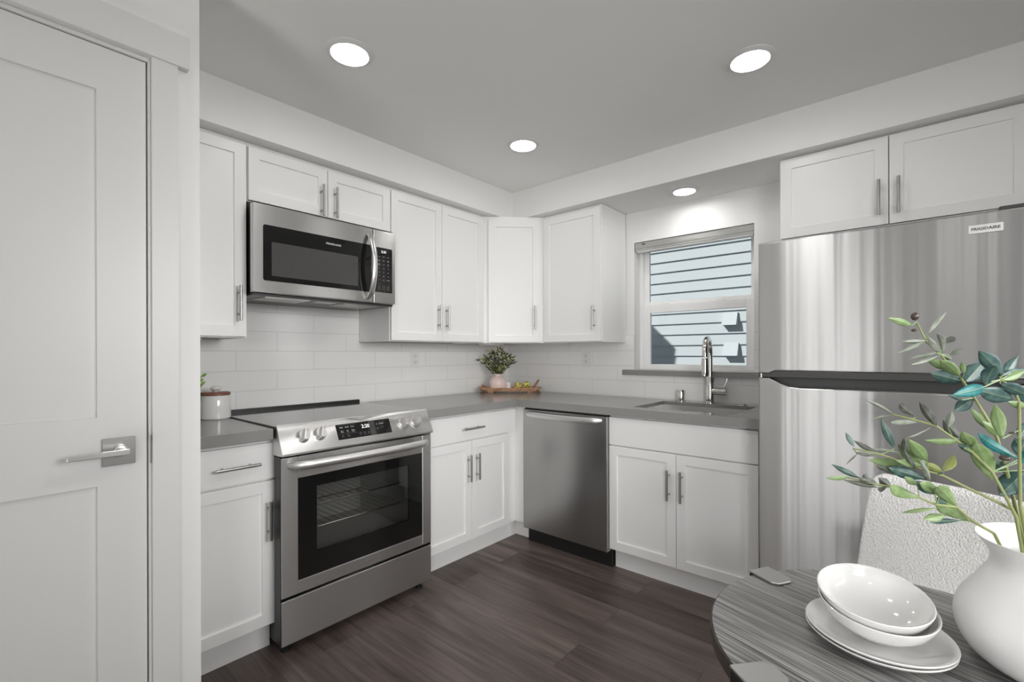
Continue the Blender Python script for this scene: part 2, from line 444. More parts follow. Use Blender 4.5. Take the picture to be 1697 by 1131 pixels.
def T(x, y, z=0.0, rz=0.0): return Matrix.Translation((x, y, z)) @ Matrix.Rotation(R_(rz), 4, 'Z')

def bar_pull(parent, mtx, x, z, length=0.155, vertical=True, y=0.0, name='handle'):
    """bar handle standing 32 mm off the front (local -y)"""
    b = MB(mtx); h = length / 2; yy = y - 0.032; q = h * 0.62
    if vertical:
        b.cyl((x, yy, z - h), (x, yy, z + h), 0.006, 14)
        for s in (-1, 1): b.cyl((x, y, z + s * q), (x, yy, z + s * q), 0.0048, 10)
    else:
        b.cyl((x - h, yy, z), (x + h, yy, z), 0.006, 14)
        for s in (-1, 1): b.cyl((x + s * q, y, z), (x + s * q, yy, z), 0.0048, 10)
    return b.build(name, M['nickel'], parent, smooth=40)

# ------------------------------------------------------------------ the room
H = 2.368           # ceiling
XR, YB = 4.2, -6.5  # right wall, wall behind the camera
ORG = (0, 0, 0)
def sbox(name, mats, *boxes, bevel=0, label=None):
    b = MB()
    for q in boxes: b.box(*q)
    return struct(b.build(name, mats, None, origin=ORG, bevel=bevel), label)

sbox('floor', M['floor'], (-0.12, XR + .12, YB - .12, 0.12, -0.10, 0.0), label='dark brown wood plank floor')
sbox('ceiling', M['ceiling'], (-0.12, XR + .12, YB - .12, 0.14, H, H + 0.12), label='flat painted ceiling with round recessed lights')
sbox('wall_left', M['wall'], (-0.12, 0.0, -2.504, 0.0, 0, H), label='white wall behind the electric range')
# window wall with its opening
WX0, WX1, WZ0, WZ1 = 1.15, 1.897, 1.10, 1.965
sbox('wall_rear', M['wall'], (-0.12, WX0, 0, 0.14, 0, H), (WX1, XR + .12, 0, 0.14, 0, H), (WX0, WX1, 0, 0.14, 0, WZ0 - .034), (WX0, WX1, 0, 0.14, WZ1, H),
     label='white wall around the window over the sink')
sbox('wall_right', M['wall'], (XR, XR + .12, -2.6, 0, 0, H), (XR, XR + .12, YB, -4.6, 0, H), (XR, XR + .12, -4.6, -2.6, 0, .85), (XR, XR + .12, -4.6, -2.6, 2.08, H))
sbox('wall_behind', M['wall_far'], (0.952, 1.32, YB - .12, YB, 0, H), (2.18, 3.22, YB - .12, YB, 0, H), (3.58, XR, YB - .12, YB, 0, H), (3.22, 3.58, YB - .12, YB, 0, .1), (3.22, 3.58, YB - .12, YB, 2.2, H), (1.32, 2.18, YB - .12, YB, 2.12, H))  # right-hand slot added for a dark band in the fridge reflection
# closet: front with the door opening, and its return
DY0, DY1, DZ = -3.40, -2.632, 2.045
sbox('wall_closet', M['wall'], (0.85, 0.952, DY1 + .006, -2.504, 0, H), (0.85, 0.952, YB, DY0 - .006, 0, H), (0.85, 0.952, DY0 - .006, DY1 + .006, DZ + .006, H),
     (-0.12, 0.85, -2.62, -2.504, 0, H), label='white closet wall with the pantry door')
# soffit above the wall cabinets
SD, SB = 0.407, 2.171
sbox('soffit', M['wall'], (0.0, SD, -2.504, 0.0, SB, H), (SD, XR, -SD, 0.0, SB, H), label='white boxed soffit above the wall cabinets')
# casing and jamb of the closet door
sbox('trim_1', M['trim'], (0.952, 0.970, -2.625, -2.563, 0, DZ + .012), (0.952, 0.970, -3.47, -3.408, 0, DZ + .012), label='flat white door casing')
sbox('trim_2', M['trim'], (0.952, 0.978, -3.50, -2.536, DZ + .012, 2.15), label='white head casing over the closet door')
sbox('trim_3', M['trim'], (0.86, 0.956, DY1 + .0005, -2.6255, 0, DZ + .004), (0.86, 0.956, DY0 - .006, DY0 - .0005, 0, DZ + .004), (0.86, 0.956, DY0, DY1, DZ + .0005, DZ + .006), label='white door jamb')
b = MB(); b.box(0.951, 0.9575, -2.6290, -2.6258, .905, .985)
struct(b.build('strike_plate', M['nickel'], None))

# two-panel shaker closet door
Dm = T(0.910, DY0 + .003, 0.008, 90)   # local x -> world y, outward -> +x
dw, dh = DY1 - DY0 - .006, DZ - .010
door = MB(Dm)
door.box(0, dw, 0.006, 0.034, 0, dh)                     # core
st = 0.106
for x0, x1, z0, z1 in ((0, st, 0, dh), (dw - st, dw, 0, dh), (st, dw - st, 1.918, dh), (st, dw - st, .852, 1.037), (st, dw - st, 0, .245)):
    door.box(x0, x1, -0.038, 0.006, z0, z1)
door.box(st, dw - st, -0.028, 0.006, .245, .852); door.box(st, dw - st, -0.028, 0.006, 1.037, 1.918)
d1 = struct(door.build('door_1', M['trim'], None), 'white two-panel closet door with a lever handle')
pb = MB(); pb.box(.948, .956, -2.732, -2.662, .912, .986)
pl = pb.build('rosette', M['nickel'], d1, bevel=.001)
hb = MB(); hb.cyl((.956, -2.694, .951), (.966, -2.694, .951), .016, 24)
hb.cyl((.966, -2.694, .951), (.994, -2.694, .951), .011, 20)
hb.box(.990, 1.002, -2.806, -2.681, .944, .958)
hb.build('lever', M['nickel_light'], d1, smooth=40, bevel=.0012)

# tiled backsplash (thin tile layer on the walls)
sbox('backsplash_side', M['tile_l'], (0.0, 0.008, -2.504, -.008, .9145, 1.2855), (0.0, 0.008, -2.147, -1.396, 1.2855, 1.60), label='white subway tile behind range and counter')
sbox('backsplash_rear', M['tile_b'], (0.0, WX0 - .078, -.008, 0.0, .9145, 1.334), (WX0 - .078, 1.935, -.008, 0, .9145, 1.065), (WX0 - .078, WX0, -.008, 0, 1.101, 1.334), (WX1, 1.935, -.008, 0, 1.101, 1.334), (1.935, 2.10, -.008, 0, .9145, 1.334),
     label='white subway tile under the window')

# window: sill, frame, two sashes, panes
w1 = MB(); w1.box(1.073, 1.934, -0.030, 0.085, 1.066, 1.0995)
struct(w1.build('window_sill', M['quartz'], None, bevel=.0015), 'grey quartz window sill')
wf = MB()
fy0, fy1 = .085, .138
wf.box(WX0, WX0 + .024, fy0, fy1, WZ0, WZ1); wf.box(WX1 - .024, WX1, fy0, fy1, WZ0, WZ1)
wf.box(WX0 + .024, WX1 - .024, fy0, fy1, WZ1 - .03, WZ1); wf.box(WX0 + .024, WX1 - .024, fy0, fy1, WZ0, WZ0 + .012)
win = struct(wf.build('window_1', M['vinyl'], None, bevel=.002), 'white vinyl single-hung window over the sink')
def sash(x0, x1, z0, z1, y0, y1, l, r, bt, tp, name):
    s = MB(); s.box(x0, x0 + l, y0, y1, z0, z1); s.box(x1 - r, x1, y0, y1, z0, z1)
    s.box(x0 + l, x1 - r, y0, y1, z0, z0 + bt); s.box(x0 + l, x1 - r, y0, y1, z1 - tp, z1)
    o = s.build(name, M['vinyl'], win, bevel=.002)
    g = MB(); ym = (y0 + y1) / 2; g.box(x0 + l, x1 - r, ym - .002, ym + .002, z0 + bt, z1 - tp)
    g.build('pane', M['pane'], o)
    return o
sash(WX0 + .024, WX1 - .024, WZ0 + .012, 1.540, .088, .112, .050, .042, .026, .052, 'lower_sash')
sash(WX0 + .024, WX1 - .024, 1.520, WZ1 - .03, .113, .135, .034, .020, .045, .02, 'upper_sash')
lk = MB(); lk.box(1.30, 1.345, .092, .108, 1.540, 1.549); lk.box(1.66, 1.705, .092, .108, 1.540, 1.549)
lk.build('sash_lock', M['vinyl'], win, bevel=.002)

# blind cassette with clear valance
bl = thing('window_blind', (1.523, 0.03, 1.905), 'raised white window blind cassette with clear front at the window head', 'blind')
bb = MB(); bb.box(WX0 + .003, WX1 - .003, .010, .055, 1.925, 1.962); bb.build('headrail', M['blind'], bl, bevel=.002)
bb = MB(); bb.box(WX0 + .003, WX1 - .003, .012, .050, 1.909, 1.924); bb.box(WX0 + .01, WX1 - .01, .016, .046, 1.900, 1.908)
bb.build('slat_stack', M['blind'], bl, bevel=.002)
bb = MB(); bb.box(WX0 + .002, WX1 - .002, .003, .006, 1.906, 1.960); bb.build('valance', M['clear'], bl)
bb = MB(); bb.box(WX0 + .055, WX0 + .075, .001, .008, 1.945, 1.952); bb.build('clip', M['charcoal'], bl)

# rear-wall outlets
def outlet(mtx, label):
    o = thing('wall_outlet', mtx.to_translation(), label, 'outlet')
    p = MB(mtx); p.box(-.036, .036, -.006, 0, -.058, .058); p.build('cover_plate', M['plate_white'], o, bevel=.002)
    for s in (-1, 1):
        r = MB(mtx); r.lathe([(0, 0), (.016, 0), (.016, .002), (0, .002)], n=24) if 0 else r.box(-.016, .016, -.0085, -.006, s * .021 - .014, s * .021 + .014)
        rc = r.build('receptacle', M['plate_white'], o, bevel=.004)
        h = MB(mtx)
        for dx in (-.006, .006): h.box(dx - .0012, dx + .0012, -.0092, -.0084, s * .021 - .001, s * .021 + .008)
        h.cyl((0, -.0092, s * .021 - .007), (0, -.0084, s * .021 - .007), .0024, 10)
        h.build('slot', M['ink'], rc)
    return o
outlet(T(.008, -.977, 1.176, 90), 'white duplex outlet on the tile right of the range')
outlet(T(.775, -.008, 1.174, 0), 'white duplex outlet on the tile left of the window')

# ------------------------------------------------------------------ recessed lights
def downlight(loc, r_out, r_in, label, mt='lamp'):
    o = thing('recessed_light', loc, label, 'ceiling light', 'round recessed lights')
    t = MB(Matrix.Translation(loc)); t.lathe([(r_in, -.004), (r_in + .004, -.011), (r_out - .012, -.009), (r_out, -.002), (r_out, 0), (r_in, 0)], n=48, close=True)
    t.build('trim_ring', M['lamp_trim'], o, smooth=40)
    d = MB(Matrix.Translation(loc)); d.lathe([(0, -.0075), (r_in * .6, -.0072), (r_in, -.005), (r_in, -.002), (0, -.002)], n=48)
    d.build('diffuser', M[mt], o, smooth=50)
    return o
L1 = downlight(Vector((.967, -2.011, H)), .088, .066, 'lit round recessed ceiling light nearest the closet wall')
def copy_tree(src, loc, label):
    c = src.copy(); COL.objects.link(c); c.location = loc; c['label'] = label
    for ch in src.children:
        k = ch.copy(); COL.objects.link(k); k.parent = c
    return c
copy_tree(L1, (2.114, -.959, H), 'lit round recessed ceiling light nearest the refrigerator')
copy_tree(L1, (.966, -.966, H), 'lit round recessed ceiling light nearest the corner of the soffit')
downlight(Vector((1.575, -.215, SB)), .090, .058, 'lit round light under the soffit above the window', 'lamp_niche')

# ------------------------------------------------------------------ cabinets
def cabinet(name, mtx, w, d, z0, z1, label, group, cat='cabinet'):
    """box open to local -y at y=0 (its face), depth d towards +y"""
    o = thing(name, mtx @ Vector((w / 2, d / 2, z0)), label, cat, group)
    return o
def carcass(o, mtx, w, d, z0, z1, recess=0.012):
    c = MB(mtx); c.box(0, w, 0, d, z0 + recess, z1)
    if recess:                      # side panels and face frame reach lower than the bottom panel
        c.box(0, .016, 0, d, z0, z0 + recess); c.box(w - .016, w, 0, d, z0, z0 + recess); c.box(.016, w - .016, 0, .018, z0, z0 + recess)
    return c.build('carcass', M['cab'], o, bevel=.0012)
def door(o, mtx, x, w, z0, z1, hx=None, hz=None, hl=.155, flat=False, name='door', horiz=False):
    m = MB(mtx)
    if flat: m.box(x, x + w, -.02, 0, z0, z1)
    else: m.shaker(w, z1 - z0, x=x, z=z0)
    dd = m.build(name, M['cab'], o, bevel=.0014)
    if hx is not None: bar_pull(dd, mtx, hx, hz, hl, not horiz, y=-.02)
    return dd

UB, UT = 1.286, 2.169
G = 'white shaker wall cabinets'
UA = lambda y: T(.325, y, 0, 90)
# left of the microwave
m = UA(-2.500); w = .350
o = cabinet('wall_cabinet', m, w, .322, UB, UT, 'narrow tall white wall cabinet left of the microwave', G)
carcass(o, m, w, .316, UB, UT); door(o, m, .004, w - .010, UB + .006, 2.148, w - .040, 1.438)
# above the microwave
m = UA(-2.150); w = .754
o = cabinet('wall_cabinet', m, w, .322, 1.903, UT, 'short white two-door wall cabinet above the microwave', G)
carcass(o, m, w, .316, 1.903, UT)
door(o, m, .004, .371, 1.907, 2.148, .340, 1.981); door(o, m, .379, .371, 1.907, 2.148, .412, 1.985)
# double
m = UA(-1.396); w = .766
o = cabinet('wall_cabinet', m, w, .322, UB, UT, 'tall white two-door wall cabinet right of the microwave', G)
carcass(o, m, w, .316, UB, UT)
door(o, m, .003, .375, UB + .006, 2.148, .344, 1.440); door(o, m, .381, .371, UB + .006, 2.148, .408, 1.438)
# corner cabinet, diagonal front
cc = thing('corner_cabinet', (.25, -.25, UB), 'white wall cabinet with a diagonal door in the corner', 'cabinet', G)
k = MB(); k.prism([(.009, -.009), (.009, -.628), (.327, -.628), (.628, -.327), (.628, -.009)], UB + .010, UT, 'z')
k.prism([(.31, -.628), (.327, -.628), (.628, -.327), (.628, -.31)], UB, UB + .010, 'z')
k.build('carcass', M['cab'], cc, bevel=.0012)
m = Matrix.Translation((.327, -.628, 0)) @ Matrix.Rotation(R_(45), 4, 'Z'); w = .4257
door(cc, m, .034, w - .068, UB + .006, 2.140, w - .068, 1.462, .165)
# window side
m = T(.630, -.325, 0, 0); w = .460
o = cabinet('wall_cabinet', m, w, .322, UB, UT, 'white single-door wall cabinet left of the window', G)
carcass(o, m, w, .316, UB, UT); door(o, m, .006, .450, UB + .006, 2.150, .415, 1.440)
# above the refrigerator
m = T(2.094, -.325, 0, 0); w = .848
o = cabinet('wall_cabinet', m, w, .322, 1.770, UT, 'white two-door wall cabinet above the refrigerator', G)
carcass(o, m, w, .316, 1.770, UT)
door(o, m, .004, .416, 1.775, 2.160, .388, 1.890); door(o, m, .424, .420, 1.775, 2.160, .455, 1.889)
# slim lights under the cabinets
for q, l in (((.06, .25, -2.49, -2.30, UB - .010, UB + .0118), 'slim white fixture under the cabinet left of the microwave'),
             ((.20, .33, -.55, -.42, UB - .012, UB + .0098), 'slim white fixture under the diagonal corner cabinet')):
    b = MB(); b.box(*q); tag(b.build('under_cabinet_light', M['plate_white'], None, bevel=.003), l, 'light')

# base cabinets
BG = 'white shaker base cabinets'
BA = lambda y: T(.600, y, 0, 90)
CT = .8695
m = BA(-2.500); w = .352
o = cabinet('base_cabinet', m, w, .60, 0, CT, 'narrow white base cabinet left of the range', BG)
c = MB(m); c.box(0, w, 0, .598, .112, CT); c.build('carcass', M['cab'], o, bevel=.001)
c = MB(m); c.box(0, w, .040, .056, 0, .112); c.build('toe_kick', M['cab'], o)
door(o, m, .002, w - .004, .709, .854, .206, .779, .158, True, 'drawer', True)
door(o, m, .002, w - .004, .118, .701, w - .030, .545)
# right of the range
m = BA(-1.396); w = .79
o = cabinet('base_cabinet', m, w, .60, 0, CT, 'white base cabinet between the range and the corner', BG)
c = MB(m); c.box(0, w, 0, .598, .112, CT); c.build('carcass', M['cab'], o, bevel=.001)
c = MB(m); c.box(0, .836, .040, .056, 0, .112); c.build('toe_kick', M['cab'], o)
c = MB(); c.box(.6003, .688, -.612, -.590, .112, CT); c.box(.5445, .690, -.5595, -.545, 0, .112); c.build('filler_panel', M['cab'], o, bevel=.001)
x0 = .060
door(o, m, x0 - .058, .760, .709, .854, .364, .778, .158, True, 'drawer', True)
door(o, m, .002, .364, .118, .701, .333, .546); door(o, m, .369, .330, .118, .701, .402, .546)
# sink base
m = T(1.298, -.600, 0, 0); w = .766
o = cabinet('base_cabinet', m, w, .60, 0, CT, 'white sink base cabinet with two doors under the window', BG)
c = MB(m)                       # open top so the basin hangs inside
c.box(0, .016, 0, .598, .112, CT); c.box(w - .016, w, 0, .598, .112, CT); c.box(.016, w - .016, .585, .598, .112, CT)
c.box(.016, w - .016, 0, .585, .112, .130); c.box(.016, w - .016, 0, .016, .112, CT)
c.build('carcass', M['cab'], o, bevel=.001)
c = MB(m); c.box(.008, w, .040, .056, 0, .112); c.build('toe_kick', M['cab'], o)
door(o, m, .001, w - .004, .703, .857, flat=True, name='false_front')
door(o, m, .001, .379, .118, .697, .346, .539); door(o, m, .383, .380, .118, .697, .414, .540)

# worktops
CH = .914
b = MB(); b.box(.008, .6487, -2.503, -2.166, .870, CH)
tag(b.build('countertop', M['quartz'], None, bevel=.002), 'short grey quartz countertop left of the range', 'countertop')
b = MB()
SX0, SX1, SY0, SY1 = 1.41, 1.94, -.548, -.125
xs = [.008, .6487, SX0, SX1, 2.087]; 
# L-shape with the sink cut-out, tiled from a shared grid so that it is one clean slab
gx = [.008, .6487, SX0, SX1, 2.087]; gy = [-1.397, -.6487, SY0, SY1, -.008]
def inside(i, j):
    if j == 0: return i == 0
    if i == 2 and j == 2: return False
    return True
vt = {}
def gv(i, j, z):
    if (i, j, z) not in vt: vt[(i, j, z)] = b.bm.verts.new((gx[i], gy[j], z))
    return vt[(i, j, z)]
for i in range(4):
    for j in range(4):
        if not inside(i, j): continue
        b.bm.faces.new([gv(i, j, CH), gv(i + 1, j, CH), gv(i + 1, j + 1, CH), gv(i, j + 1, CH)])
        b.bm.faces.new([gv(i, j + 1, .894), gv(i + 1, j + 1, .894), gv(i + 1, j, .894), gv(i, j, .894)])
        for (di, dj, p, q) in ((-1, 0, (0, 0), (0, 1)), (1, 0, (1, 0), (1, 1)), (0, -1, (0, 0), (1, 0)), (0, 1, (0, 1), (1, 1))):
            ni, nj = i + di, j + dj
            if 0 <= ni < 4 and 0 <= nj < 4 and inside(ni, nj): continue
            b.bm.faces.new([gv(i + p[0], j + p[1], .894), gv(i + q[0], j + q[1], .894), gv(i + q[0], j + q[1], CH), gv(i + p[0], j + p[1], CH)])
b.box(.6287, .6487, -1.397, -.6287, .870, .894); b.box(.6487, 2.087, -.6487, -.6287, .870, .894)   # mitred front apron
tag(b.build('countertop', M['quartz'], None), 'long L-shaped grey quartz countertop running round the corner to the refrigerator', 'countertop')

# sink
sk = thing('kitchen_sink', ((SX0 + SX1) / 2, (SY0 + SY1) / 2, .66), 'undermount stainless steel sink below the window', 'sink')
b = MB(); t = .003; x0, x1, y0, y1 = SX0 - .012, SX1 + .012, SY0 - .012, SY1 + .012; zb = .665
b.box(x0, x1, y0, y1, zb, zb + t); b.box(x0, x0 + t, y0, y1, zb + t, .8935); b.box(x1 - t, x1, y0, y1, zb + t, .8935)
b.box(x0 + t, x1 - t, y0, y0 + t, zb + t, .8935); b.box(x0 + t, x1 - t, y1 - t, y1, zb + t, .8935)
b.build('basin', M['steel_sink'], sk)
b = MB(); b.lathe([(0, .002), (.035, .002), (.042, .004), (.045, 0), (0, 0)], (1.675, -.33, zb + t), 28); b.build('drain', M['chrome'], sk, smooth=40)

# faucet
fx, fy = 1.668, -.060
fa = thing('kitchen_faucet', (fx, fy, CH), 'tall gooseneck pull-down faucet behind the sink', 'faucet')
b = MB(); b.lathe([(0, 0), (.0285, 0), (.0285, .006), (.025, .009), (.025, .150), (.0225, .156), (0, .156)], (fx, fy, CH), 32); b.build('body', M['chrome'], fa, smooth=40)
th = R_(-80); dx, dy = cos(th), sin(th); rr = .094; za = 1.205
pts = [(fx, fy, CH + .15), (fx, fy, 1.14), (fx, fy, za)]
for i in range(1, 13):
    a = pi * i / 12; pts.append((fx + dx * rr * (1 - cos(a)), fy + dy * rr * (1 - cos(a)), za + rr * sin(a)))
pts.append((fx + dx * 2 * rr, fy + dy * 2 * rr, za - .012))
b = MB(); b.tube(pts, .0155, 20); b.build('neck', M['chrome'], fa, smooth=60)
e = Vector((fx + dx * 2 * rr, fy + dy * 2 * rr, 0))
b = MB(); b.lathe([(0, .0), (.0185, .0), (.0195, .01), (.0185, .085), (.0165, .098), (0, .098)], (e.x, e.y, 1.085), 24); b.build('spray_head', M['chrome'], fa, smooth=40)
b = MB(); b.cyl((fx + .012, fy, .985), (fx + .098, fy - .004, .985), .0215, 28); b.build('valve', M['chrome'], fa, smooth=40, bevel=.002)
b = MB(); b.cyl((fx + .078, fy - .003, .998), (fx + .100, fy - .004, 1.062), .0058, 12); b.build('lever', M['chrome'], fa, smooth=40)
b = MB(); b.lathe([(0, 0), (.0275, 0), (.0275, .007), (.023, .010), (.023, .066), (.0215, .070), (0, .070)], (1.497, -.070, CH), 28)
tag(b.build('air_gap_cap', M['chrome'], None, smooth=40), 'small polished air gap cylinder left of the faucet', 'air gap')
b = MB(); b.lathe([(0, 0), (.026, 0), (.026, .004), (.020, .008), (.016, .007), (.014, .010), (0, .010)], (1.855, -.072, CH), 28)
tag(b.build('disposal_button', M['chrome'], None, smooth=40), 'low round metal button on the counter right of the faucet', 'switch')

# ------------------------------------------------------------------ electric range
RX, RY, RW = .700, -2.160, .760
m = T(RX, RY, 0, 90)           # local x runs along the wall, local -y faces the room
rg = thing('electric_range', (.36, RY + RW / 2, 0), 'stainless steel slide-in electric range between the two countertops', 'range')
b = MB(m)
b.box(.014, .100, .040, .690, .03, .905); b.box(.660, .754, .040, .690, .03, .905)
b.box(.100, .660, .040, .690, .03, .33); b.box(.100, .660, .040, .690, .70, .905); b.box(.100, .660, .52, .690, .33, .70)
b.build('body', M['black'], rg)
b = MB(m); b.box(.1005, .659, .505, .515, .332, .698); b.box(.1005, .104, .045, .505, .332, .698); b.box(.656, .6595, .045, .505, .332, .698)
b.box(.104, .656, .045, .505, .332, .336); b.box(.104, .656, .045, .505, .694, .698)
b.build('oven_cavity', M['oven_in'], rg)
for z in (.455, .555):
    b = MB(m); b.cyl((.105, .09, z), (.655, .09, z), .0032, 8); b.cyl((.105, .48, z), (.655, .48, z), .0032, 8)
    for i in range(15): b.cyl((.125 + i * .0365, .09, z), (.125 + i * .0365, .48, z), .0016, 6)
    b.build('oven_rack', M['chrome'], rg, smooth=40)
# door
b = MB(m)
b.box(.002, .069, 0, .036, .238, .797); b.box(.702, .757, 0, .036, .238, .797)
b.box(.069, .702, 0, .036, .238, .291); b.box(.069, .702, 0, .036, .708, .797)
od = b.build('oven_door', M['steel'], rg, bevel=.0025)
b = MB(m)
b.box(.069, .149, .002, .012, .291, .708); b.box(.621, .702, .002, .012, .291, .708)
b.box(.149, .621, .002, .012, .291, .388); b.box(.149, .621, .002, .012, .660, .708)
b.build('glass_border', M['black_glass'], od)
b = MB(m); b.box(.149, .621, .0025, .0065, .388, .660); b.build('window', M['tint'], od)
pts = []
for i in range(25):
    t = i / 24; a = 2 * t - 1
    pts.append((.030 + t * .702, -.058 + .020 * a * a + .042 * max(0, abs(a) - .90) / .10, .766))
b = MB(m); b.tube(pts, [.013 if i in (0, 24) else .0185 for i in range(25)], 16, flat=(.72, 1.0)); b.build('handle', M['handle'], od, smooth=50)
text('FRIGIDAIRE', .0125, m @ T(.380, -.0002, 0) @ Matrix.Translation((0, 0, .262)), 'lettering', M['nickel'], od, squash=1.25)
b = MB(m); b.box(.0003, .0018, .006, .062, .05, .800); b.box(.7572, .7587, .006, .062, .05, .800); b.build('side_trim', M['black'], rg)
# drawer
b = MB(m); b.box(.002, .757, 0, .036, .046, .226); b.build('drawer', M['steel'], rg, bevel=.003)
for x in (.04, .72):
    b = MB(m); b.lathe([(0, 0), (.019, 0), (.019, .012), (.012, .018), (.012, .031), (0, .031)], (x, .055, 0), 20); b.build('foot', M['black'], rg, smooth=40)
# sloping control panel
sl = Vector((.055, 0, -.113)).normalized()
b = MB(); b.prism([(.655, .9265), (.661, .9265), (.716, .814), (.714, .806), (.660, .804), (.626, .804), (.626, .9055), (.655, .9055)], RY, RY + RW, 'y')
cp = b.build('control_panel', M['steel'], rg, bevel=.0015)
cpm = Matrix(((0, -.899, -.4375, .6880), (1, 0, 0, -1.78), (0, -.4375, .899, .8695), (0, 0, 0, 1)))
b = MB(cpm); b.box(-.139, .142, -.0012, .0006, -.038, .037); b.build('display_frame', M['nickel_light'], cp)
b = MB(cpm); b.box(-.136, .139, -.0022, -.0012, -.0355, .0345); b.build('display', M['black_glass'], cp)
b = MB(cpm); b.box(.025, .055, -.0026, -.0022, -.0350, .034); b.build('display_band', M['charcoal'], cp)
q = lambda x, z: cpm @ Matrix.Translation((x, -.0027, z))
text('2:20', .024, q(.006, .012), 'digits', M['digits'], cp, .0002)
for i, (r1, r2) in enumerate((('Bake', ''), ('Broil', ''), ('Conv', 'Bake'))):
    text(r1, .0085, q(-.112 + i * .027, .019), 'lettering', M['print'], cp, .0001)
for i, (r1, r2) in enumerate((('Slow', 'Cook'), ('Air', 'Fry'), ('Keep', 'Warm'))):
    text(r1 + '\n' + r2, .0065, q(-.112 + i * .027, .000), 'lettering', M['print'], cp, .0001)
for i, (r1, r2) in enumerate((('Self', 'Clean'), ('Steam', 'Clean'))):
    text(r1 + '\n' + r2, .006, q(-.112 + i * .027, -.021), 'lettering', M['print_dim'], cp, .0001)
b = MB(cpm); b.box(-.128, -.040, -.0027, -.0025, .029, .0296); b.box(-.128, -.040, -.0027, -.0025, -.0115, -.0109); b.build('rule', M['print_dim'], cp)
for i in range(4):
    b = MB(cpm); x = -.026 + i * .021; z = -.019
    b.lathe([(.0042, 0), (.0052, 0), (.0052, .0002), (.0042, .0002)], n=20, close=True) if 0 else None
    for a in range(12):
        a0 = 2 * pi * a / 12; a1 = a0 + 2 * pi / 12
        b.prism([(x + .004 * cos(a0), z + .005 * sin(a0)), (x + .005 * cos(a0), z + .006 * sin(a0)), (x + .005 * cos(a1), z + .006 * sin(a1)), (x + .004 * cos(a1), z + .005 * sin(a1))], -.0028, -.0026)
    b.build('icon', M['print_dim'], cp)
text('^', .014, q(.066, .012), 'lettering', M['print'], cp, .0001); text('v', .010, q(.066, -.006), 'lettering', M['print'], cp, .0001)
text('START', .0085, q(.091, .015), 'lettering', M['print'], cp, .0001); text('OFF', .007, q(.091, -.003), 'lettering', M['print_dim'], cp, .0001)
for y in (-2.066, -1.994, -1.563, -1.491):
    mk = cpm @ Matrix.Translation((y + 1.78, 0, .004))
    b = MB(mk @ Matrix.Rotation(R_(90), 4, 'X'))
    b.lathe([(0, 0), (.0275, 0), (.0275, .003), (.0245, .005), (.0235, .022), (.022, .0245), (0, .0245)], n=36)
    kn = b.build('knob', M['knob'], cp, smooth=40)
    b = MB(mk @ Matrix.Rotation(R_(18), 4, 'Y')); b.box(-.0065, .0065, -.040, -.0235, -.023, .023); b.build('grip', M['knob'], kn, bevel=.0025, seg=3)
    b = MB(mk @ Matrix.Rotation(R_(18), 4, 'Y')); b.box(-.001, .001, -.0404, -.0399, .010, .020); b.build('pointer', M['print_red'], kn)
    b = MB(mk); z = .038; s = .006
    for c in ((-s, s, -s, -s + .0008), (-s, s, s - .0008, s), (-s, -s + .0008, -s, s), (s - .0008, s, -s, s)): b.box(c[0], c[1], -.0006, .0002, z + c[2], z + c[3])
    b.build('burner_icon', M['ink'], cp)
# cooktop and rear trim
b = MB(m); b.box(.000, .760, .040, .668, .9058, .9205); b.build('cooktop', M['cooktop'], rg, bevel=.001)
b = MB(m); b.box(.006, .754, .669, .690, .9058, .936); b.build('rear_trim', M['black'], rg, bevel=.003)

# ------------------------------------------------------------------ microwave
MX, MY = .420, -2.158
m = T(MX, MY, 0, 90); MW_ = .738
mw = thing('microwave_oven', (.21, MY + MW_ / 2, 1.476), 'stainless steel over-the-range microwave with black glass door', 'microwave')
b = MB(m); b.box(.010, .742, .030, .409, 1.486, 1.890); b.build('body', M['black'], mw)
b = MB(m); b.box(.012, .740, .030, .405, 1.4765, 1.486); b.build('underside', M['charcoal'], mw, bevel=.002)
for x0, x1 in ((.075, .285), (.465, .675)):
    b = MB(m); b.box(x0, x1, .06, .22, 1.4735, 1.4770); 
    for i in range(9): b.box(x0 + .008, x1 - .008, .068 + i * .017, .076 + i * .017, 1.4722, 1.4735)
    b.build('grease_filter', M['nickel_light'], mw)
b = MB(m); b.box(.325, .425, .07, .13, 1.4738, 1.4768); b.build('light_lens', M['plate_white'], mw, bevel=.001)
def rrect(x0, x1, z0, z1, r, n=5):
    out = []
    for cx_, cz_, a0 in ((x1 - r, z1 - r, 0), (x0 + r, z1 - r, 90), (x0 + r, z0 + r, 180), (x1 - r, z0 + r, 270)):
        for i in range(n + 1):
            a = R_(a0 + 90 * i / n); out.append((cx_ + r * cos(a), cz_ + r * sin(a)))
    return out
b = MB(m); b.box(.000, .597, 0, .029, 1.487, 1.879); md = b.build('door', M['steel'], mw, bevel=.004, seg=3)
b = MB(m); b.prism(rrect(.043, .588, 1.541, 1.790, .010), -.0012, .002); b.build('door_glass', M['black_glass'], md)
b = MB(m); b.prism(rrect(.079, .508, 1.565, 1.717, .004), -.0018, -.0011); b.build('window', M['mw_window'], md)
text('FRIGIDAIRE', .0125, m @ Matrix.Translation((.374, -.0016, 1.756)), 'lettering', M['print'], md, .0003, bold=.0002, squash=1.25)
pts = []
for i in range(21):
    t = i / 20; a = 2 * t - 1
    pts.append((.570 + .0 * a, -.060 + .044 * a * a + .012 * max(0, abs(a) - .9) / .1, 1.510 + t * .335))
b = MB(m); b.tube(pts, [.012] + [.0155] * 19 + [.012], 16, flat=(1.0, .62)); b.build('handle', M['knob'], md, smooth=50)
b = MB(m); b.box(.600, MW_, 0, .029, 1.487, 1.879); mp_ = b.build('control_panel', M['steel'], mw, bevel=.004, seg=3)
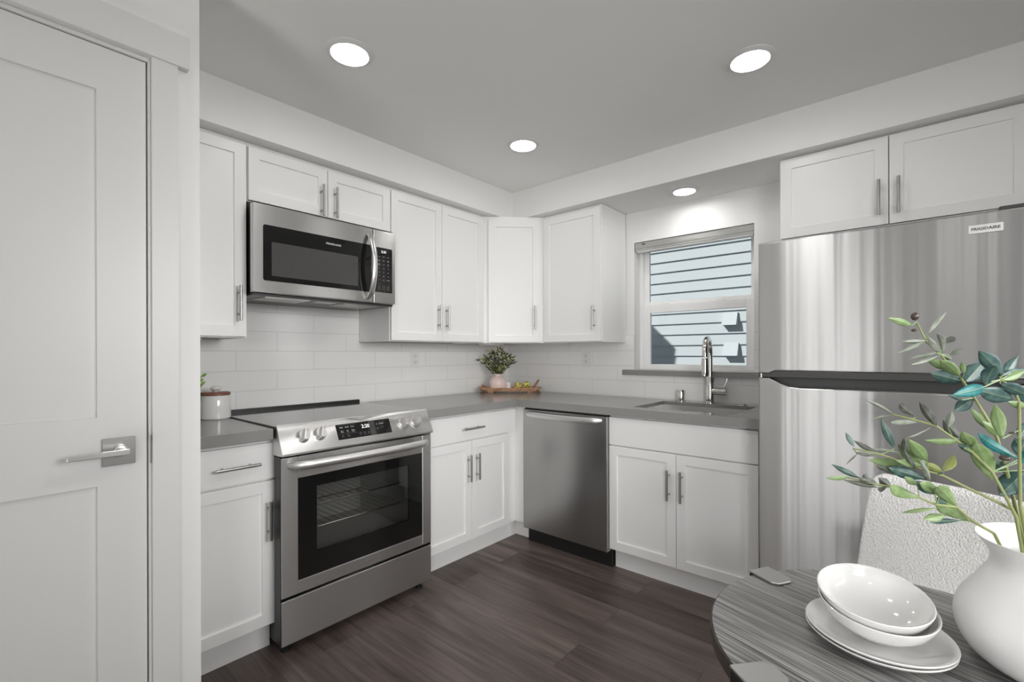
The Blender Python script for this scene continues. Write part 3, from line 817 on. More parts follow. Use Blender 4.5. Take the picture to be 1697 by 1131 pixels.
b = MB(m); b.prism(rrect(.608, .716, 1.546, 1.787, .004), -.0012, .002); b.build('keypad', M['black_glass'], mp_)
q = lambda x, z: m @ Matrix.Translation((x, -.0016, z))
text('2:20', .018, q(.662, 1.765), 'digits', M['digits'], mp_, .0002)
for j, row in enumerate((('Time', 'Cook', 'Power'), ('Pop\ncorn', 'Bake', 'Pizza\nMeal'), ('Auto\nCook', 'Soft', 'Defr\nost'))):
    for i, s_ in enumerate(row): text(s_, .0062, q(.634 + i * .028, 1.738 - j * .021), 'lettering', M['print'], mp_, .0001)
for j, row in enumerate((('1', '2', '3'), ('4', '5', '6'), ('7', '8', '9'))):
    for i, s_ in enumerate(row): text(s_, .0095, q(.634 + i * .028, 1.675 - j * .021), 'lettering', M['print'], mp_, .0001)
text('STOP', .0075, q(.634, 1.612), 'lettering', M['print_red'], mp_, .0001); text('0', .0095, q(.662, 1.612), 'lettering', M['print'], mp_, .0001)
text('START', .0075, q(.690, 1.612), 'lettering', M['print'], mp_, .0001)
for i, s_ in enumerate(('Timer', '', 'Light')):
    if s_: text(s_, .006, q(.634 + i * .028, 1.592), 'lettering', M['print_dim'], mp_, .0001)
for i in range(3):
    b = MB(m); b.prism(rrect(.624 + i * .028, .644 + i * .028, 1.557, 1.583, .003), -.0016, -.0011); b.build('key', M['charcoal'], mp_)

# ------------------------------------------------------------------ refrigerator
FY = -.790; FX0, FX1 = 2.1015, 2.881
fr = thing('refrigerator', (2.481, -.40, 0), 'tall stainless steel top-freezer refrigerator', 'refrigerator')
b = MB(); b.box(FX0 + .004, FX1 - .004, -.718, -.035, .02, 1.660); b.build('body', M['charcoal'], fr, bevel=.004)
for x in (2.15, 2.81):
    b = MB(); b.cyl((x, -.68, 0), (x, -.68, .02), .02, 16); b.build('foot', M['black'], fr)
b = MB(); b.box(FX0 + .02, FX1 - .02, -.735, -.7185, .012, .055); b.build('toe_grille', M['charcoal'], fr, bevel=.003)
b = MB(); b.prism([(FX0, .060), (FX1, .060), (FX1, 1.109), (2.840, 1.109), (2.797, 1.086), (2.767, 1.075), (2.732, 1.071), (2.250, 1.071), (2.215, 1.075), (2.185, 1.086), (2.142, 1.109), (FX0, 1.109)], FY, -.725, 'y')
fd = b.build('refrigerator_door', M['steel_fridge'], fr, bevel=.005, seg=3)
b = MB(); b.box(FX0 + .006, FX1 - .006, -.745, -.7255, 1.055, 1.1095)
b.prism([(-.7889, 1.0665), (-.745, 1.0665), (-.745, 1.0925), (-.765, 1.077), (-.7889, 1.0705)], 2.215, 2.747, 'x') if 0 else None
b.build('handle_pocket', M['charcoal'], fd)
b = MB(); b.prism([(FX0, 1.128), (2.136, 1.128), (2.160, 1.139), (2.822, 1.139), (2.846, 1.128), (FX1, 1.128), (FX1, 1.673), (FX0, 1.673)], FY, -.725, 'y')
fz = b.build('freezer_door', M['steel_fridge'], fr, bevel=.005, seg=3)
b = MB(); b.prism([(FX0 + .001, 1.1115), (FX1 - .001, 1.1115), (FX1 - .001, 1.1275), (2.846, 1.1275), (2.822, 1.1385), (2.160, 1.1385), (2.136, 1.1275), (FX0 + .001, 1.1275)], FY + .003, -.727, 'y')
b.build('handle_trim', M['charcoal'], fz, bevel=.002)
b = MB(); b.prism(rrect(2.737, 2.818, 1.605, 1.633, .002), FY - .003, FY + .001); bd = b.build('badge', M['badge'], fz, bevel=.0006)
text('FRIGIDAIRE', .0128, Matrix.Translation((2.7775, FY - .0032, 1.619)), 'lettering', M['ink'], bd, .0002, bold=.00035, squash=1.05)
b = MB(); b.box(2.81, 2.878, -.775, -.70, 1.6735, 1.688); b.build('hinge_cover', M['charcoal'], fr, bevel=.004)
b = MB(); b.box(FX0 + .008, FX0 + .014, FY - .001, -.74, 1.1095, 1.1275); b.build('center_hinge', M['chrome'], fr)

# ------------------------------------------------------------------ dishwasher
dwm = thing('dishwasher', (1.0, -.33, 0), 'stainless steel dishwasher with a curved bar handle in the corner run', 'dishwasher')
b = MB(); b.box(.697, 1.290, -.598, -.05, .10, .866); b.build('tub', M['black'], dwm)
b = MB(); b.box(.6915, 1.2975, -.640, -.600, .098, .858); dd = b.build('door', M['steel_dw'], dwm, bevel=.004, seg=3)
b = MB(); b.box(.700, 1.2925, -.628, -.5985, .8585, .868); b.build('top_edge', M['black'], dd)
b = MB(); b.box(.692, 1.2978, -.585, -.545, .0, .095); b.build('toe_panel', M['black'], dwm)
pts = []
for i in range(25):
    t = i / 24; a = 2 * t - 1
    pts.append((.722 + t * .540, -.676 + .014 * a * a + .024 * max(0, abs(a) - .90) / .10, .832 - .004 * (1 - a * a)))
b = MB(); b.tube(pts, [.014] + [.0185] * 23 + [.014], 16, flat=(.55, 1.0)); b.build('handle', M['handle'], dd, smooth=50)

# ------------------------------------------------------------------ counter decor
def bowl_like(mtx, prof, n=56):
    b = MB(mtx); b.lathe(prof, n=n, close=False); return b

# canister
cx, cy = .137, -2.216
cn = thing('ceramic_canister', (cx, cy, CH), 'white ceramic canister with a wooden lid beside the range', 'canister')
b = MB(); b.lathe([(0, 0), (.057, 0), (.0625, .006), (.062, .055), (.059, .106), (.057, .110), (0, .110)], (cx, cy, CH), 40); b.build('jar', M['porcelain'], cn, smooth=35)
b = MB(); b.lathe([(0, .1105), (.0605, .1105), (.0605, .121), (.057, .124), (0, .124)], (cx, cy, CH), 40); b.build('lid', M['lidwood'], cn, smooth=35)
b = MB(); b.cyl((cx, cy, CH + .124), (cx, cy, CH + .130), .010, 20); b.sphere((cx, cy, CH + .141), .022, .022, .0135, 24); b.build('knob', M['porcelain'], cn, smooth='all')

# leaf helper: real blade with a midrib fold and a bend
CAMP = Vector((2.606, -2.964, 1.213))
def leaf(bm, B, Tp, w, mi, roll, bend, fold=.22, rib=None):
    B = Vector(B); Tp = Vector(Tp); ax = Tp - B; L = ax.length
    if L < 1e-5: return
    d = ax / L; v = (B - CAMP).normalized()
    s = d.cross(v); s = s.normalized() if s.length > 1e-4 else d.orthogonal().normalized()
    n = s.cross(d).normalized()
    s, n = s * cos(roll) + n * sin(roll), n * cos(roll) - s * sin(roll)
    rows = []
    for t, k in ((0, .07), (.10, .36), (.24, .74), (.40, .97), (.55, 1.0), (.70, .80), (.84, .47), (.94, .18), (1.0, .01)):
        c = B + ax * t + n * (bend * L * 2 * t * (1 - t))
        hw = w * .5 * k; rw = min(.0003, hw * .10)
        rows.append([bm.verts.new(c - s * hw + n * hw * fold), bm.verts.new(c - s * hw * .55 + n * hw * fold * .72), bm.verts.new(c - s * rw), bm.verts.new(c + s * rw),
                     bm.verts.new(c + s * hw * .55 + n * hw * fold * .72), bm.verts.new(c + s * hw + n * hw * fold)])
    for a, b_ in zip(rows, rows[1:]):
        for j in range(5):
            f = bm.faces.new((a[j], a[j + 1], b_[j + 1], b_[j])); f.material_index = rib if (j == 2 and rib is not None) else mi; f.smooth = True
            if j in (1, 2):
                e = bm.edges.get((a[j + 1], b_[j + 1]))
                if e: e.smooth = False
def build_leaves(bm, name, mats, parent):
    o0 = WO[parent]
    for v in bm.verts: v.co -= o0
    me = bpy.data.meshes.new(name); bm.to_mesh(me); bm.free()
    for k in mats: me.materials.append(k)
    o = bpy.data.objects.new(name, me); COL.objects.link(o); o.parent = parent; WO[o] = o0.copy()
    sd = o.modifiers.new('thickness', 'SOLIDIFY'); sd.thickness = .0004; sd.offset = 0
    return o

# sprig in a little pot behind the closet corner
rnd = random.Random(5)
sp = thing('potted_sprig', (.105, -2.370, CH), 'small bright green leafy sprig behind the canister at the closet corner', 'plant')
b = MB(); b.lathe([(0, 0), (.026, 0), (.032, .055), (.034, .058), (.030, .058), (.028, .048), (0, .048)], (.105, -2.370, CH), 28); b.build('pot', M['porcelain'], sp, smooth=40)
bm_ = bmesh.new(); b = MB()
for (dx_, dy_, top) in ((.0, .105, .215), (.012, .100, .180), (-.01, .065, .225), (.02, -.02, .18)):
    p0 = Vector((.105, -2.370, CH + .045)); p1 = Vector((.105 + dx_ * .4, -2.370 + dy_ * .6, CH + .11)); p2 = Vector((.105 + dx_, -2.370 + dy_, CH + top - .02))
    b.tube([p0, p1, p2], .0012, 6)
    for k in range(6):
        t = .35 + .13 * k; c = p0.lerp(p1, min(1, t * 2)) if t < .5 else p1.lerp(p2, (t - .5) * 2)
        for sgn in (-1, 1): leaf(bm_, c, c + Vector((rnd.uniform(-.01, .012), sgn * .021, .015)), .015, 0, rnd.uniform(-.6, .6), .15)
b.build('stems', M['stem'], sp, smooth='all'); build_leaves(bm_, 'foliage', [M['sprig']], sp)

# wooden tray in the corner
TA = 40.81
tm = T(.2385, -.2425, CH, TA)
ty = thing('wooden_tray', (.2385, -.2425, CH), 'oblong carved wooden tray on the counter in the corner', 'tray')
b = MB(tm)
def rect_ring(hx, hy, z, n=3, r=.02):
    return [b.bm.verts.new(tm @ Vector((p[0], p[1], z))) for p in rrect(-hx, hx, -hy, hy, r, n)]
rings = [rect_ring(.195, .046, .010), rect_ring(.232, .068, .034), rect_ring(.238, .070, .040), rect_ring(.229, .064, .040), rect_ring(.190, .044, .017)]
b.bm.faces.new(rings[0][::-1]); b.bm.faces.new(rings[-1])
for A, B_ in zip(rings, rings[1:]):
    for i in range(len(A)): b.bm.faces.new((A[i], A[(i + 1) % len(A)], B_[(i + 1) % len(A)], B_[i]))
b.build('tray_body', M['tray'], ty, smooth=35)
for x in (-.150, .150):
    for y in (-.036, .036):
        b = MB(tm); b.box(x - .022, x + .022, y - .012, y + .012, 0, .0115); b.build('foot', M['tray_dark'], ty, bevel=.003)
for s, lift in ((-1, .012), (1, .050)):
    pts = [(s * .180, -.030, .036), (s * .196, -.030, .040 + lift * .4), (s * .214, -.018, .040 + lift), (s * .218, 0, .043 + lift), (s * .214, .018, .040 + lift), (s * .196, .030, .040 + lift * .4), (s * .180, .030, .036)]
    b = MB(tm); b.tube(pts, .0065, 10); b.build('handle', M['tray_dark'], ty, smooth='all')
    b = MB(tm); b.tube([(s * .200, -.030, .014), (s * .226, -.034, .006), (s * .230, 0, .005), (s * .226, .034, .006), (s * .200, .030, .014)], .005, 8); b.build('scroll', M['tray_dark'], ty, smooth='all')
tz = .0172
# pink vase on the tray
vm = tm @ Matrix.Translation((-.098, 0, tz)); vo = vm.to_translation()
pv = tag(MB(vm).lathe([(0, 0), (.046, 0), (.058, .010), (.0645, .030), (.0660, .052), (.0625, .075), (.053, .094), (.040, .1045), (.0285, .110), (.0235, .114), (.0225, .121), (.0265, .126), (.0225, .126), (.019, .120), (.019, .110), (0, .104)], n=44).build('bud_vase', M['pink'], None, smooth=50),
         'round pale pink vase standing on the wooden tray', 'vase')
# leafy olive stems in it
ol = thing('olive_spray', vo + Vector((0, 0, .106)), 'bushy spray of small olive leaves in the pink vase', 'plant')
rnd = random.Random(11); bm_ = bmesh.new(); b = MB(); o0 = vo + Vector((0, 0, .107))
Rv = Vector((cos(R_(TA)), sin(R_(TA)), 0)); Fv = Vector((-sin(R_(TA)), cos(R_(TA)), 0))
for k in range(15):
    a = -1.0 + 2.0 * k / 14; sx = a * .135 + rnd.uniform(-.012, .012); sy = rnd.uniform(-.05, .035)
    hh = .228 - .095 * abs(a) ** 1.6 + rnd.uniform(-.040, .0)
    hh = min(hh, .236 - .02)
    p0 = o0 + Rv * (a * .012); p1 = o0 + Rv * (sx * .42) + Fv * (sy * .4) + Vector((0, 0, hh * .55)); p2 = o0 + Rv * sx + Fv * sy + Vector((0, 0, hh * .92))
    cur = [p0 * (1 - t) ** 2 + p1 * 2 * t * (1 - t) + p2 * t * t for t in [i / 8 for i in range(9)]]
    cur[0] = p0
    b.tube(cur, [.0016 - .0009 * i / 8 for i in range(9)], 6)
    for i in range(1, 9):
        for sgn in (-1, 1):
            if rnd.random() < .12: continue
            tg_ = (cur[min(i + 1, 8)] - cur[i - 1]).normalized()
            sd_ = Rv * sgn * rnd.uniform(.5, 1.0) + Fv * rnd.uniform(-.8, .6)
            dr = (tg_ * rnd.uniform(.5, 1.2) + sd_).normalized(); ll = rnd.uniform(.028, .046)
            tip = cur[i] + dr * ll
            if tip.z > 1.278: tip.z = 1.278 - rnd.uniform(0, .01)
            if tip.x < .016 or tip.y > -.016: continue
            leaf(bm_, cur[i], tip, rnd.uniform(.0095, .0135), 1 if rnd.random() < .26 else 0, rnd.uniform(-1, 1), rnd.uniform(-.2, .25))
b.build('stems', M['olive_dark'], ol, smooth='all'); build_leaves(bm_, 'foliage', [M['olive_dark'], M['olive_pale']], ol)
# little cup
cm = tm @ Matrix.Translation((-.016, -.004, tz))
cu_ = tag(MB(cm).lathe([(0, 0), (.019, 0), (.0205, .004), (.0205, .058), (.0215, .062), (.0190, .062), (.0185, .006), (0, .006)], n=36).build('small_cup', M['cup'], None, smooth=45), 'small white cup between the pink vase and the yellow globes', 'cup')
b = MB(cm)
for i in range(9):
    a = R_(-140 + rnd.uniform(0, 100)); z = rnd.uniform(.015, .045)
    b.sphere((.0206 * cos(a), .0206 * sin(a), z), .0016, n=8)
sp_ = b.bm; 
for v in sp_.verts: v.co -= cu_.location
me = bpy.data.meshes.new('speckle'); sp_.to_mesh(me); sp_.free(); me.materials.append(M['ink']); so = bpy.data.objects.new('speckle', me); COL.objects.link(so); so.parent = cu_
# wooden dish and two scaly yellow globes
bm2 = tm @ Matrix.Translation((.098, 0, tz)) @ Matrix.Diagonal((1.0, .42, 1, 1))
tag(MB(bm2).lathe([(0, 0), (.080, 0), (.095, .010), (.096, .013), (.090, .012), (.076, .006), (0, .006)], n=48).build('wooden_dish', M['board'], None, smooth=45), 'pale oval wooden dish lying in the tray', 'dish')
def globe(c, r, seed, green, label):
    rr_ = random.Random(seed); bmg = bmesh.new()
    o = thing('artichoke_ornament', c - Vector((0, 0, r)), label, 'ornament', 'yellow scaly globes')
    b = MB(); b.sphere(c, r * .86, r * .86, r * .86, 20); b.build('core', M['art_green'], o, smooth='all')
    tips = bmesh.new()
    for ring in range(6):
        el = R_(-58 + ring * 25); n = max(4, int(11 * cos(el)))
        for i in range(n):
            a = 2 * pi * (i + .5 * (ring % 2)) / n
            nn = Vector((cos(a) * cos(el), sin(a) * cos(el), sin(el))); up = Vector((-cos(a) * sin(el), -sin(a) * sin(el), cos(el))); sd_ = nn.cross(up)
            B = c + nn * r * .84 - up * r * .14; Tt = c + nn * r * 1.02 + up * r * .40
            mid = c + nn * r * .99 + up * r * .12
            mi = 0 if rr_.random() < (.35 if green else .7) else 1
            w = r * .30
            vs = [bmg.verts.new(p) for p in (B - sd_ * w * .8, B + sd_ * w * .8, mid + sd_ * w, Tt + sd_ * w * .25, Tt - sd_ * w * .25, mid - sd_ * w)]
            f1 = bmg.faces.new((vs[0], vs[1], vs[2], vs[5])); f2 = bmg.faces.new((vs[5], vs[2], vs[3], vs[4]))
            f1.material_index = mi; f2.material_index = mi if rr_.random() < .55 else 2
    build_leaves(bmg, 'scales', [M['art_yellow'], M['art_green'], M['art_tip']], o).modifiers['thickness'].thickness = .0012
    return o
globe((tm @ Vector((.056, -.002, tz + .034))), .027, 1, False, 'yellow scaly globe nearer the cup on the wooden dish')
globe((tm @ Vector((.124, -.002, tz + .036))), .030, 2, True, 'greenish yellow scaly globe nearer the raised tray handle')

# ------------------------------------------------------------------ table
TC = Vector((2.610, -2.022, 0)); TR = .294; TZ = .75
tb = thing('bistro_table', TC, 'small round dark wood table with metal leg brackets', 'table')
b = MB(); b.lathe([(0, TZ - .030), (TR - .004, TZ - .030), (TR, TZ - .026), (TR, TZ - .003), (TR - .003, TZ), (0, TZ)], TC, 120)
b.bm.normal_update()
for f in b.bm.faces:
    if abs(f.normal.z) < .9: f.material_index = 1
b.build('tabletop', [M['table'], M['table_edge']], tb, smooth=30)
for a in (149.5, -130, 52, -32):
    lm = Matrix.Translation(TC) @ Matrix.Rotation(R_(a), 4, 'Z')
    b = MB(lm)
    b.prism([(TR + .007, -.026), (TR + .007, .026), (TR - .048, .026), (TR - .058, .016), (TR - .058, -.016), (TR - .048, -.026)], TZ + .0006, TZ + .0062, 'z')
    b.build('bracket', M['bracket'], tb, bevel=.002)
    b = MB(lm)
    prof = [(TR + .0005, TZ + .0005), (TR + .0075, TZ + .0005), (TR + .0075, TZ - .10), (TR - .055, .006), (TR - .055, 0), (TR - .068, 0), (TR - .068, .010), (TR + .0005, TZ - .102)]
    b.prism([(p[0], p[1]) for p in prof], -.024, .024, 'y'); b.build('leg', M['metal_black'], tb, bevel=.0015)
b = MB(); b.lathe([(TR - .060, .10), (TR - .048, .10), (TR - .048, .112), (TR - .060, .112)], TC, 60, close=True); b.build('foot_ring', M['metal_black'], tb, smooth=40)

# plates and bowls
def plate(z, c, label):
    b = MB(Matrix.Translation((c[0], c[1], z)))
    b.lathe([(0, 0), (.050, 0), (.060, .001), (.088, .010), (.0955, .0155), (.0965, .017), (.0955, .018), (.0935, .0178), (.086, .0128), (.058, .0040), (0, .0036)], n=72)
    o = tag(b.build('salad_plate', M['porcelain'], None, smooth=50), label, 'plate', 'plates stacked on the table'); return o
plate(TZ + .0005, (2.5565, -2.018), 'bottom white salad plate lying on the dark table')
plate(TZ + .0085, (2.5575, -2.022), 'upper white salad plate right under the bowls')
def bowl(c, nrm, r, h, label):
    n = Vector(nrm).normalized(); q = Vector((0, 0, 1)).rotation_difference(n)
    mt = Matrix.Translation(c) @ q.to_matrix().to_4x4() @ Matrix.Translation((0, 0, -h))
    b = MB(mt)
    prof = [(0, .002), (.026, .002), (.027, 0), (.031, 0), (.033, .004), (r * .70, h * .26), (r * .90, h * .58), (r * .985, h * .88), (r, h - .001), (r - .0012, h), (r - .0035, h - .001), (r * .945, h * .86), (r * .86, h * .60), (r * .66, h * .31), (r * .38, h * .17), (0, h * .14)]
    b.lathe(prof, n=80)
    return tag(b.build('cereal_bowl', M['porcelain'], None, smooth=60), label, 'bowl', 'bowls stacked on the plates')
bowl((2.5565, -2.0245, .8175), (.050, -.125, 1), .0775, .047, 'lower white bowl standing on the plates')
bowl((2.553, -2.028, .8330), (.067, -.182, 1), .0750, .046, 'upper white bowl tipped inside the other bowl')

# big white vase
VC = Vector((2.762, -1.956, TZ + .0005))
b = MB(Matrix.Translation(VC))
def spline(pr, k=4):
    out = []
    for i in range(len(pr) - 1):
        p0, p1, p2, p3 = pr[max(i - 1, 0)], pr[i], pr[i + 1], pr[min(i + 2, len(pr) - 1)]
        for j in range(k):
            t = j / k
            out.append(tuple(.5 * (2 * p1[c] + (p2[c] - p0[c]) * t + (2 * p0[c] - 5 * p1[c] + 4 * p2[c] - p3[c]) * t * t + (3 * p1[c] - p0[c] - 3 * p2[c] + p3[c]) * t ** 3) for c in (0, 1)))
    return out + [pr[-1]]
prof = [(0, .004), (.046, .004), (.050, 0), (.062, 0), (.078, .006), (.0985, .020), (.110, .040), (.1145, .060), (.1120, .080), (.1035, .099), (.0925, .116), (.0830, .132), (.0765, .144), (.0735, .153), (.0738, .161), (.0775, .171), (.0850, .182), (.0905, .1895), (.0893, .1902), (.0868, .1880), (.0755, .172), (.0705, .161), (.0702, .153), (.0735, .143), (.0890, .116), (.1000, .099), (.1085, .080), (.1110, .060), (.1065, .040), (.094, .020), (.05, .010), (0, .010)]
prof = prof[:3] + spline(prof[3:18]) + spline(prof[18:-1]) + prof[-1:]
b.lathe(prof, n=96)
tag(b.build('flower_vase', M['vase'], None, smooth=70), 'large round white vase holding the olive branches on the table', 'vase')

# olive branches
BRANCHES = {
 'A': dict(stem=[(2.606,-2.039,1.259),(2.617,-2.029,1.229),(2.633,-2.029,1.21),(2.646,-2.031,1.185),(2.655,-2.036,1.174),(2.667,-2.039,1.149),(2.678,-2.043,1.125),(2.688,-2.04,1.101),(2.697,-2.04,1.061),(2.706,-2.039,1.007)],
  olives=[(2.604,-2.041,1.267,0.0096,0.0115),(2.603,-2.028,1.247,0.0071,0.0045)],
  leaves=[(2.6005,-2.0437,1.2536,2.5734,-2.0859,1.2645,0.0096,'G'),(2.6186,-2.0281,1.2415,2.6404,-2.0099,1.2748,0.007,'S'),(2.6161,-2.0302,1.2303,2.5838,-2.0691,1.2113,0.0064,'S'),(2.6173,-2.0291,1.2303,2.5883,-2.0513,1.2295,0.0077,'S'),(2.6326,-2.0291,1.2127,2.6184,-2.0372,1.2364,0.011,'S'),(2.635,-2.0271,1.2127,2.6277,-2.0626,1.2401,0.0101,'S'),(2.635,-2.0271,1.2253,2.6478,-2.0483,1.2345,0.0101,'S'),(2.6279,-2.0333,1.2127,2.5979,-2.0423,1.2039,0.0063,'S'),(2.6302,-2.0312,1.208,2.5994,-2.0755,1.195,0.0063,'S'),(2.6421,-2.0209,1.2095,2.6565,-2.0276,1.2188,0.0082,'S'),(2.6486,-2.0286,1.1879,2.6161,-2.0305,1.2032,0.0136,'G'),(2.653,-2.0379,1.1784,2.6305,-2.0625,1.203,0.0153,'G'),(2.656,-2.0354,1.1714,2.6205,-2.0493,1.1832,0.0202,'D'),(2.6572,-2.0344,1.1821,2.6547,-2.0412,1.1999,0.0067,'G'),(2.6583,-2.0334,1.1705,2.6784,-2.011,1.1987,0.0232,'D'),(2.6541,-2.0503,1.1459,2.6377,-2.0885,1.1542,0.0072,'D'),(2.6666,-2.0394,1.1479,2.6463,-2.0523,1.1304,0.0156,'D'),(2.6862,-2.0423,1.1032,2.6626,-2.0441,1.1345,0.0123,'G'),(2.6973,-2.0327,1.0949,2.6728,-2.0558,1.1187,0.0135,'G'),(2.6445,-2.0189,1.2032,2.6353,-2.0158,1.2095,0.0082,'S')]),
 'B': dict(stem=[(2.687,-2.101,1.178),(2.699,-2.09,1.169),(2.706,-2.078,1.149),(2.707,-2.071,1.112),(2.708,-2.063,1.067),(2.71,-2.048,1.01)],
  olives=[(2.7,-2.077,1.108,0.0072,0.0025)],
  leaves=[(2.6891,-2.0993,1.1838,2.6665,-2.1119,1.2154,0.0181,'D'),(2.6714,-2.1145,1.1689,2.6381,-2.1725,1.1601,0.0153,'T'),(2.6642,-2.1208,1.1648,2.7018,-2.0763,1.152,0.0213,'D'),(2.689,-2.0993,1.1775,2.7121,-2.0773,1.19,0.0115,'G'),(2.687,-2.1011,1.1729,2.7108,-2.0957,1.1588,0.017,'D'),(2.6725,-2.1136,1.1702,2.6798,-2.1385,1.1968,0.0164,'D'),(2.687,-2.1011,1.1825,2.7164,-2.0573,1.1901,0.0109,'D'),(2.6903,-2.0851,1.1008,2.6825,-2.0967,1.1463,0.0145,'G'),(2.6725,-2.1136,1.1743,2.6817,-2.096,1.1794,0.0071,'G'),(2.6994,-2.0904,1.1688,2.7186,-2.0546,1.148,0.0164,'D'),(2.6949,-2.0877,1.1491,2.716,-2.06,1.1399,0.0094,'G'),(2.7061,-2.0714,1.1013,2.7207,-2.0371,1.1211,0.0128,'D'),(2.7083,-2.0629,1.0667,2.7172,-2.0648,1.0878,0.0123,'T'),(2.6932,-2.0957,1.1825,2.7075,-2.0688,1.2097,0.012,'D'),(2.7079,-2.0632,1.0836,2.7155,-2.0632,1.1013,0.0112,'D')]),
 'C': dict(stem=[(2.58,-2.114,1.126),(2.601,-2.103,1.12),(2.626,-2.087,1.111),(2.644,-2.079,1.095),(2.663,-2.069,1.077),(2.683,-2.059,1.051),(2.697,-2.053,1.017),(2.707,-2.044,0.991)],
  olives=[(2.694,-2.069,1.073,0.0113,0.0073)],
  leaves=[(2.5812,-2.1132,1.1257,2.5491,-2.1183,1.1451,0.006,'S'),(2.5812,-2.1132,1.1242,2.555,-2.1166,1.1146,0.0048,'S'),(2.613,-2.0923,1.1167,2.5788,-2.1491,1.1181,0.0078,'S'),(2.6051,-2.0992,1.1233,2.5887,-2.1383,1.1439,0.0107,'W'),(2.6268,-2.087,1.11,2.6084,-2.123,1.1463,0.0124,'W'),(2.6506,-2.073,1.0951,2.6337,-2.0633,1.1175,0.0159,'W'),(2.6387,-2.0768,1.109,2.6422,-2.0808,1.1319,0.0101,'S'),(2.6506,-2.0731,1.0907,2.6128,-2.1014,1.0917,0.0088,'G'),(2.6657,-2.0666,1.0837,2.6517,-2.0939,1.1073,0.0169,'G'),(2.6646,-2.0676,1.072,2.6484,-2.0845,1.0883,0.0088,'D'),(2.6827,-2.0586,1.0404,2.665,-2.084,1.0926,0.0232,'G'),(2.7112,-2.034,1.0683,2.6677,-2.0837,1.1057,0.0133,'T'),(2.7167,-2.0292,1.0672,2.7071,-2.0358,1.0965,0.0145,'D'),(2.7169,-2.0357,1.0545,2.6898,-2.0573,1.0198,0.0276,'D'),(2.6871,-2.0548,1.065,2.7025,-2.0207,1.0429,0.0162,'D'),(2.6547,-2.0762,1.0814,2.6685,-2.0567,1.0949,0.0117,'G')]),
 'D': dict(stem=[(2.535,-2.114,1.072),(2.566,-2.093,1.064),(2.592,-2.077,1.053),(2.618,-2.069,1.043),(2.634,-2.061,1.038),(2.66,-2.052,1.023),(2.688,-2.041,1.008),(2.71,-2.031,0.994)],
  olives=[],
  leaves=[(2.5813,-2.08,1.0724,2.5651,-2.0719,1.1145,0.0112,'D'),(2.5862,-2.0825,1.0679,2.5523,-2.0938,1.0708,0.0056,'S'),(2.5636,-2.0954,1.0638,2.5333,-2.0957,1.0814,0.0081,'W'),(2.5359,-2.1126,1.0741,2.5259,-2.1144,1.0949,0.0069,'D'),(2.5659,-2.0933,1.0631,2.5394,-2.1396,1.0726,0.0056,'W'),(2.5395,-2.1096,1.0637,2.5248,-2.1041,1.0447,0.0028,'S'),(2.5944,-2.0754,1.0533,2.5502,-2.0892,1.0539,0.0124,'G'),(2.5972,-2.073,1.0554,2.5846,-2.0631,1.0772,0.0099,'G'),(2.5967,-2.0734,1.0542,2.5916,-2.077,1.0888,0.0093,'W'),(2.5944,-2.0753,1.0889,2.6216,-2.0425,1.1032,0.0043,'S'),(2.6165,-2.0695,1.0586,2.5971,-2.1067,1.0921,0.0165,'G'),(2.6188,-2.0675,1.0464,2.5944,-2.0722,1.0729,0.0116,'G'),(2.6164,-2.0695,1.032,2.5748,-2.1044,1.0479,0.0171,'D'),(2.5838,-2.0845,1.0357,2.5623,-2.1192,1.0517,0.0087,'W'),(2.6199,-2.0666,1.029,2.6083,-2.1058,1.0652,0.0086,'S'),(2.6107,-2.0745,1.0586,2.6179,-2.0505,1.0617,0.0037,'S'),(2.6347,-2.0604,1.0445,2.6474,-2.0236,1.0645,0.0139,'Y'),(2.6278,-2.0663,1.04,2.6338,-2.0889,1.0484,0.0042,'S'),(2.6336,-2.0614,1.043,2.6107,-2.0665,1.0526,0.0121,'Y'),(2.6107,-2.0745,1.051,2.5832,-2.1069,1.0602,0.0104,'G'),(2.6037,-2.0805,1.0449,2.5926,-2.1142,1.0763,0.0092,'W')]),
 'E': dict(stem=[(2.53,-2.15,1.036),(2.554,-2.137,1.03),(2.576,-2.117,1.024),(2.608,-2.1,1.011),(2.627,-2.089,1.002),(2.647,-2.076,1.0),(2.666,-2.034,0.973),(2.691,-1.985,0.948)],
  olives=[],
  leaves=[(2.6306,-2.0864,1.0202,2.6082,-2.1213,1.036,0.0136,'G'),(2.6064,-2.1019,1.028,2.5923,-2.1014,1.038,0.0095,'G'),(2.6243,-2.0918,1.0164,2.6033,-2.0911,1.0324,0.0136,'D'),(2.6478,-2.0755,1.0005,2.6264,-2.1244,1.0348,0.0176,'G'),(2.6368,-2.081,1.0045,2.6266,-2.0863,1.0111,0.0124,'D'),(2.6087,-2.1,1.0108,2.5782,-2.1567,1.0324,0.0155,'G'),(2.5782,-2.1157,1.0229,2.5646,-2.1178,1.0351,0.0132,'W'),(2.5655,-2.1267,1.0259,2.5455,-2.1574,1.0383,0.0108,'W'),(2.565,-2.1271,1.0229,2.5246,-2.1427,1.0302,0.0072,'W'),(2.545,-2.1444,1.0362,2.5119,-2.1477,1.0516,0.0078,'D'),(2.5326,-2.1485,1.0367,2.5082,-2.1726,1.0356,0.0067,'G'),(2.6265,-2.0899,0.9972,2.5875,-2.0973,0.984,0.0053,'G'),(2.6354,-2.0822,0.9877,2.612,-2.117,0.9858,0.0112,'G'),(2.6614,-2.0373,0.9732,2.6259,-2.0964,1.006,0.0188,'G'),(2.6527,-2.0448,0.9742,2.6192,-2.0711,0.9702,0.0073,'D'),(2.5741,-2.1193,1.0241,2.5665,-2.1571,1.0259,0.006,'W'),(2.5559,-2.135,1.0311,2.5505,-2.161,1.0458,0.0066,'W')]),
}

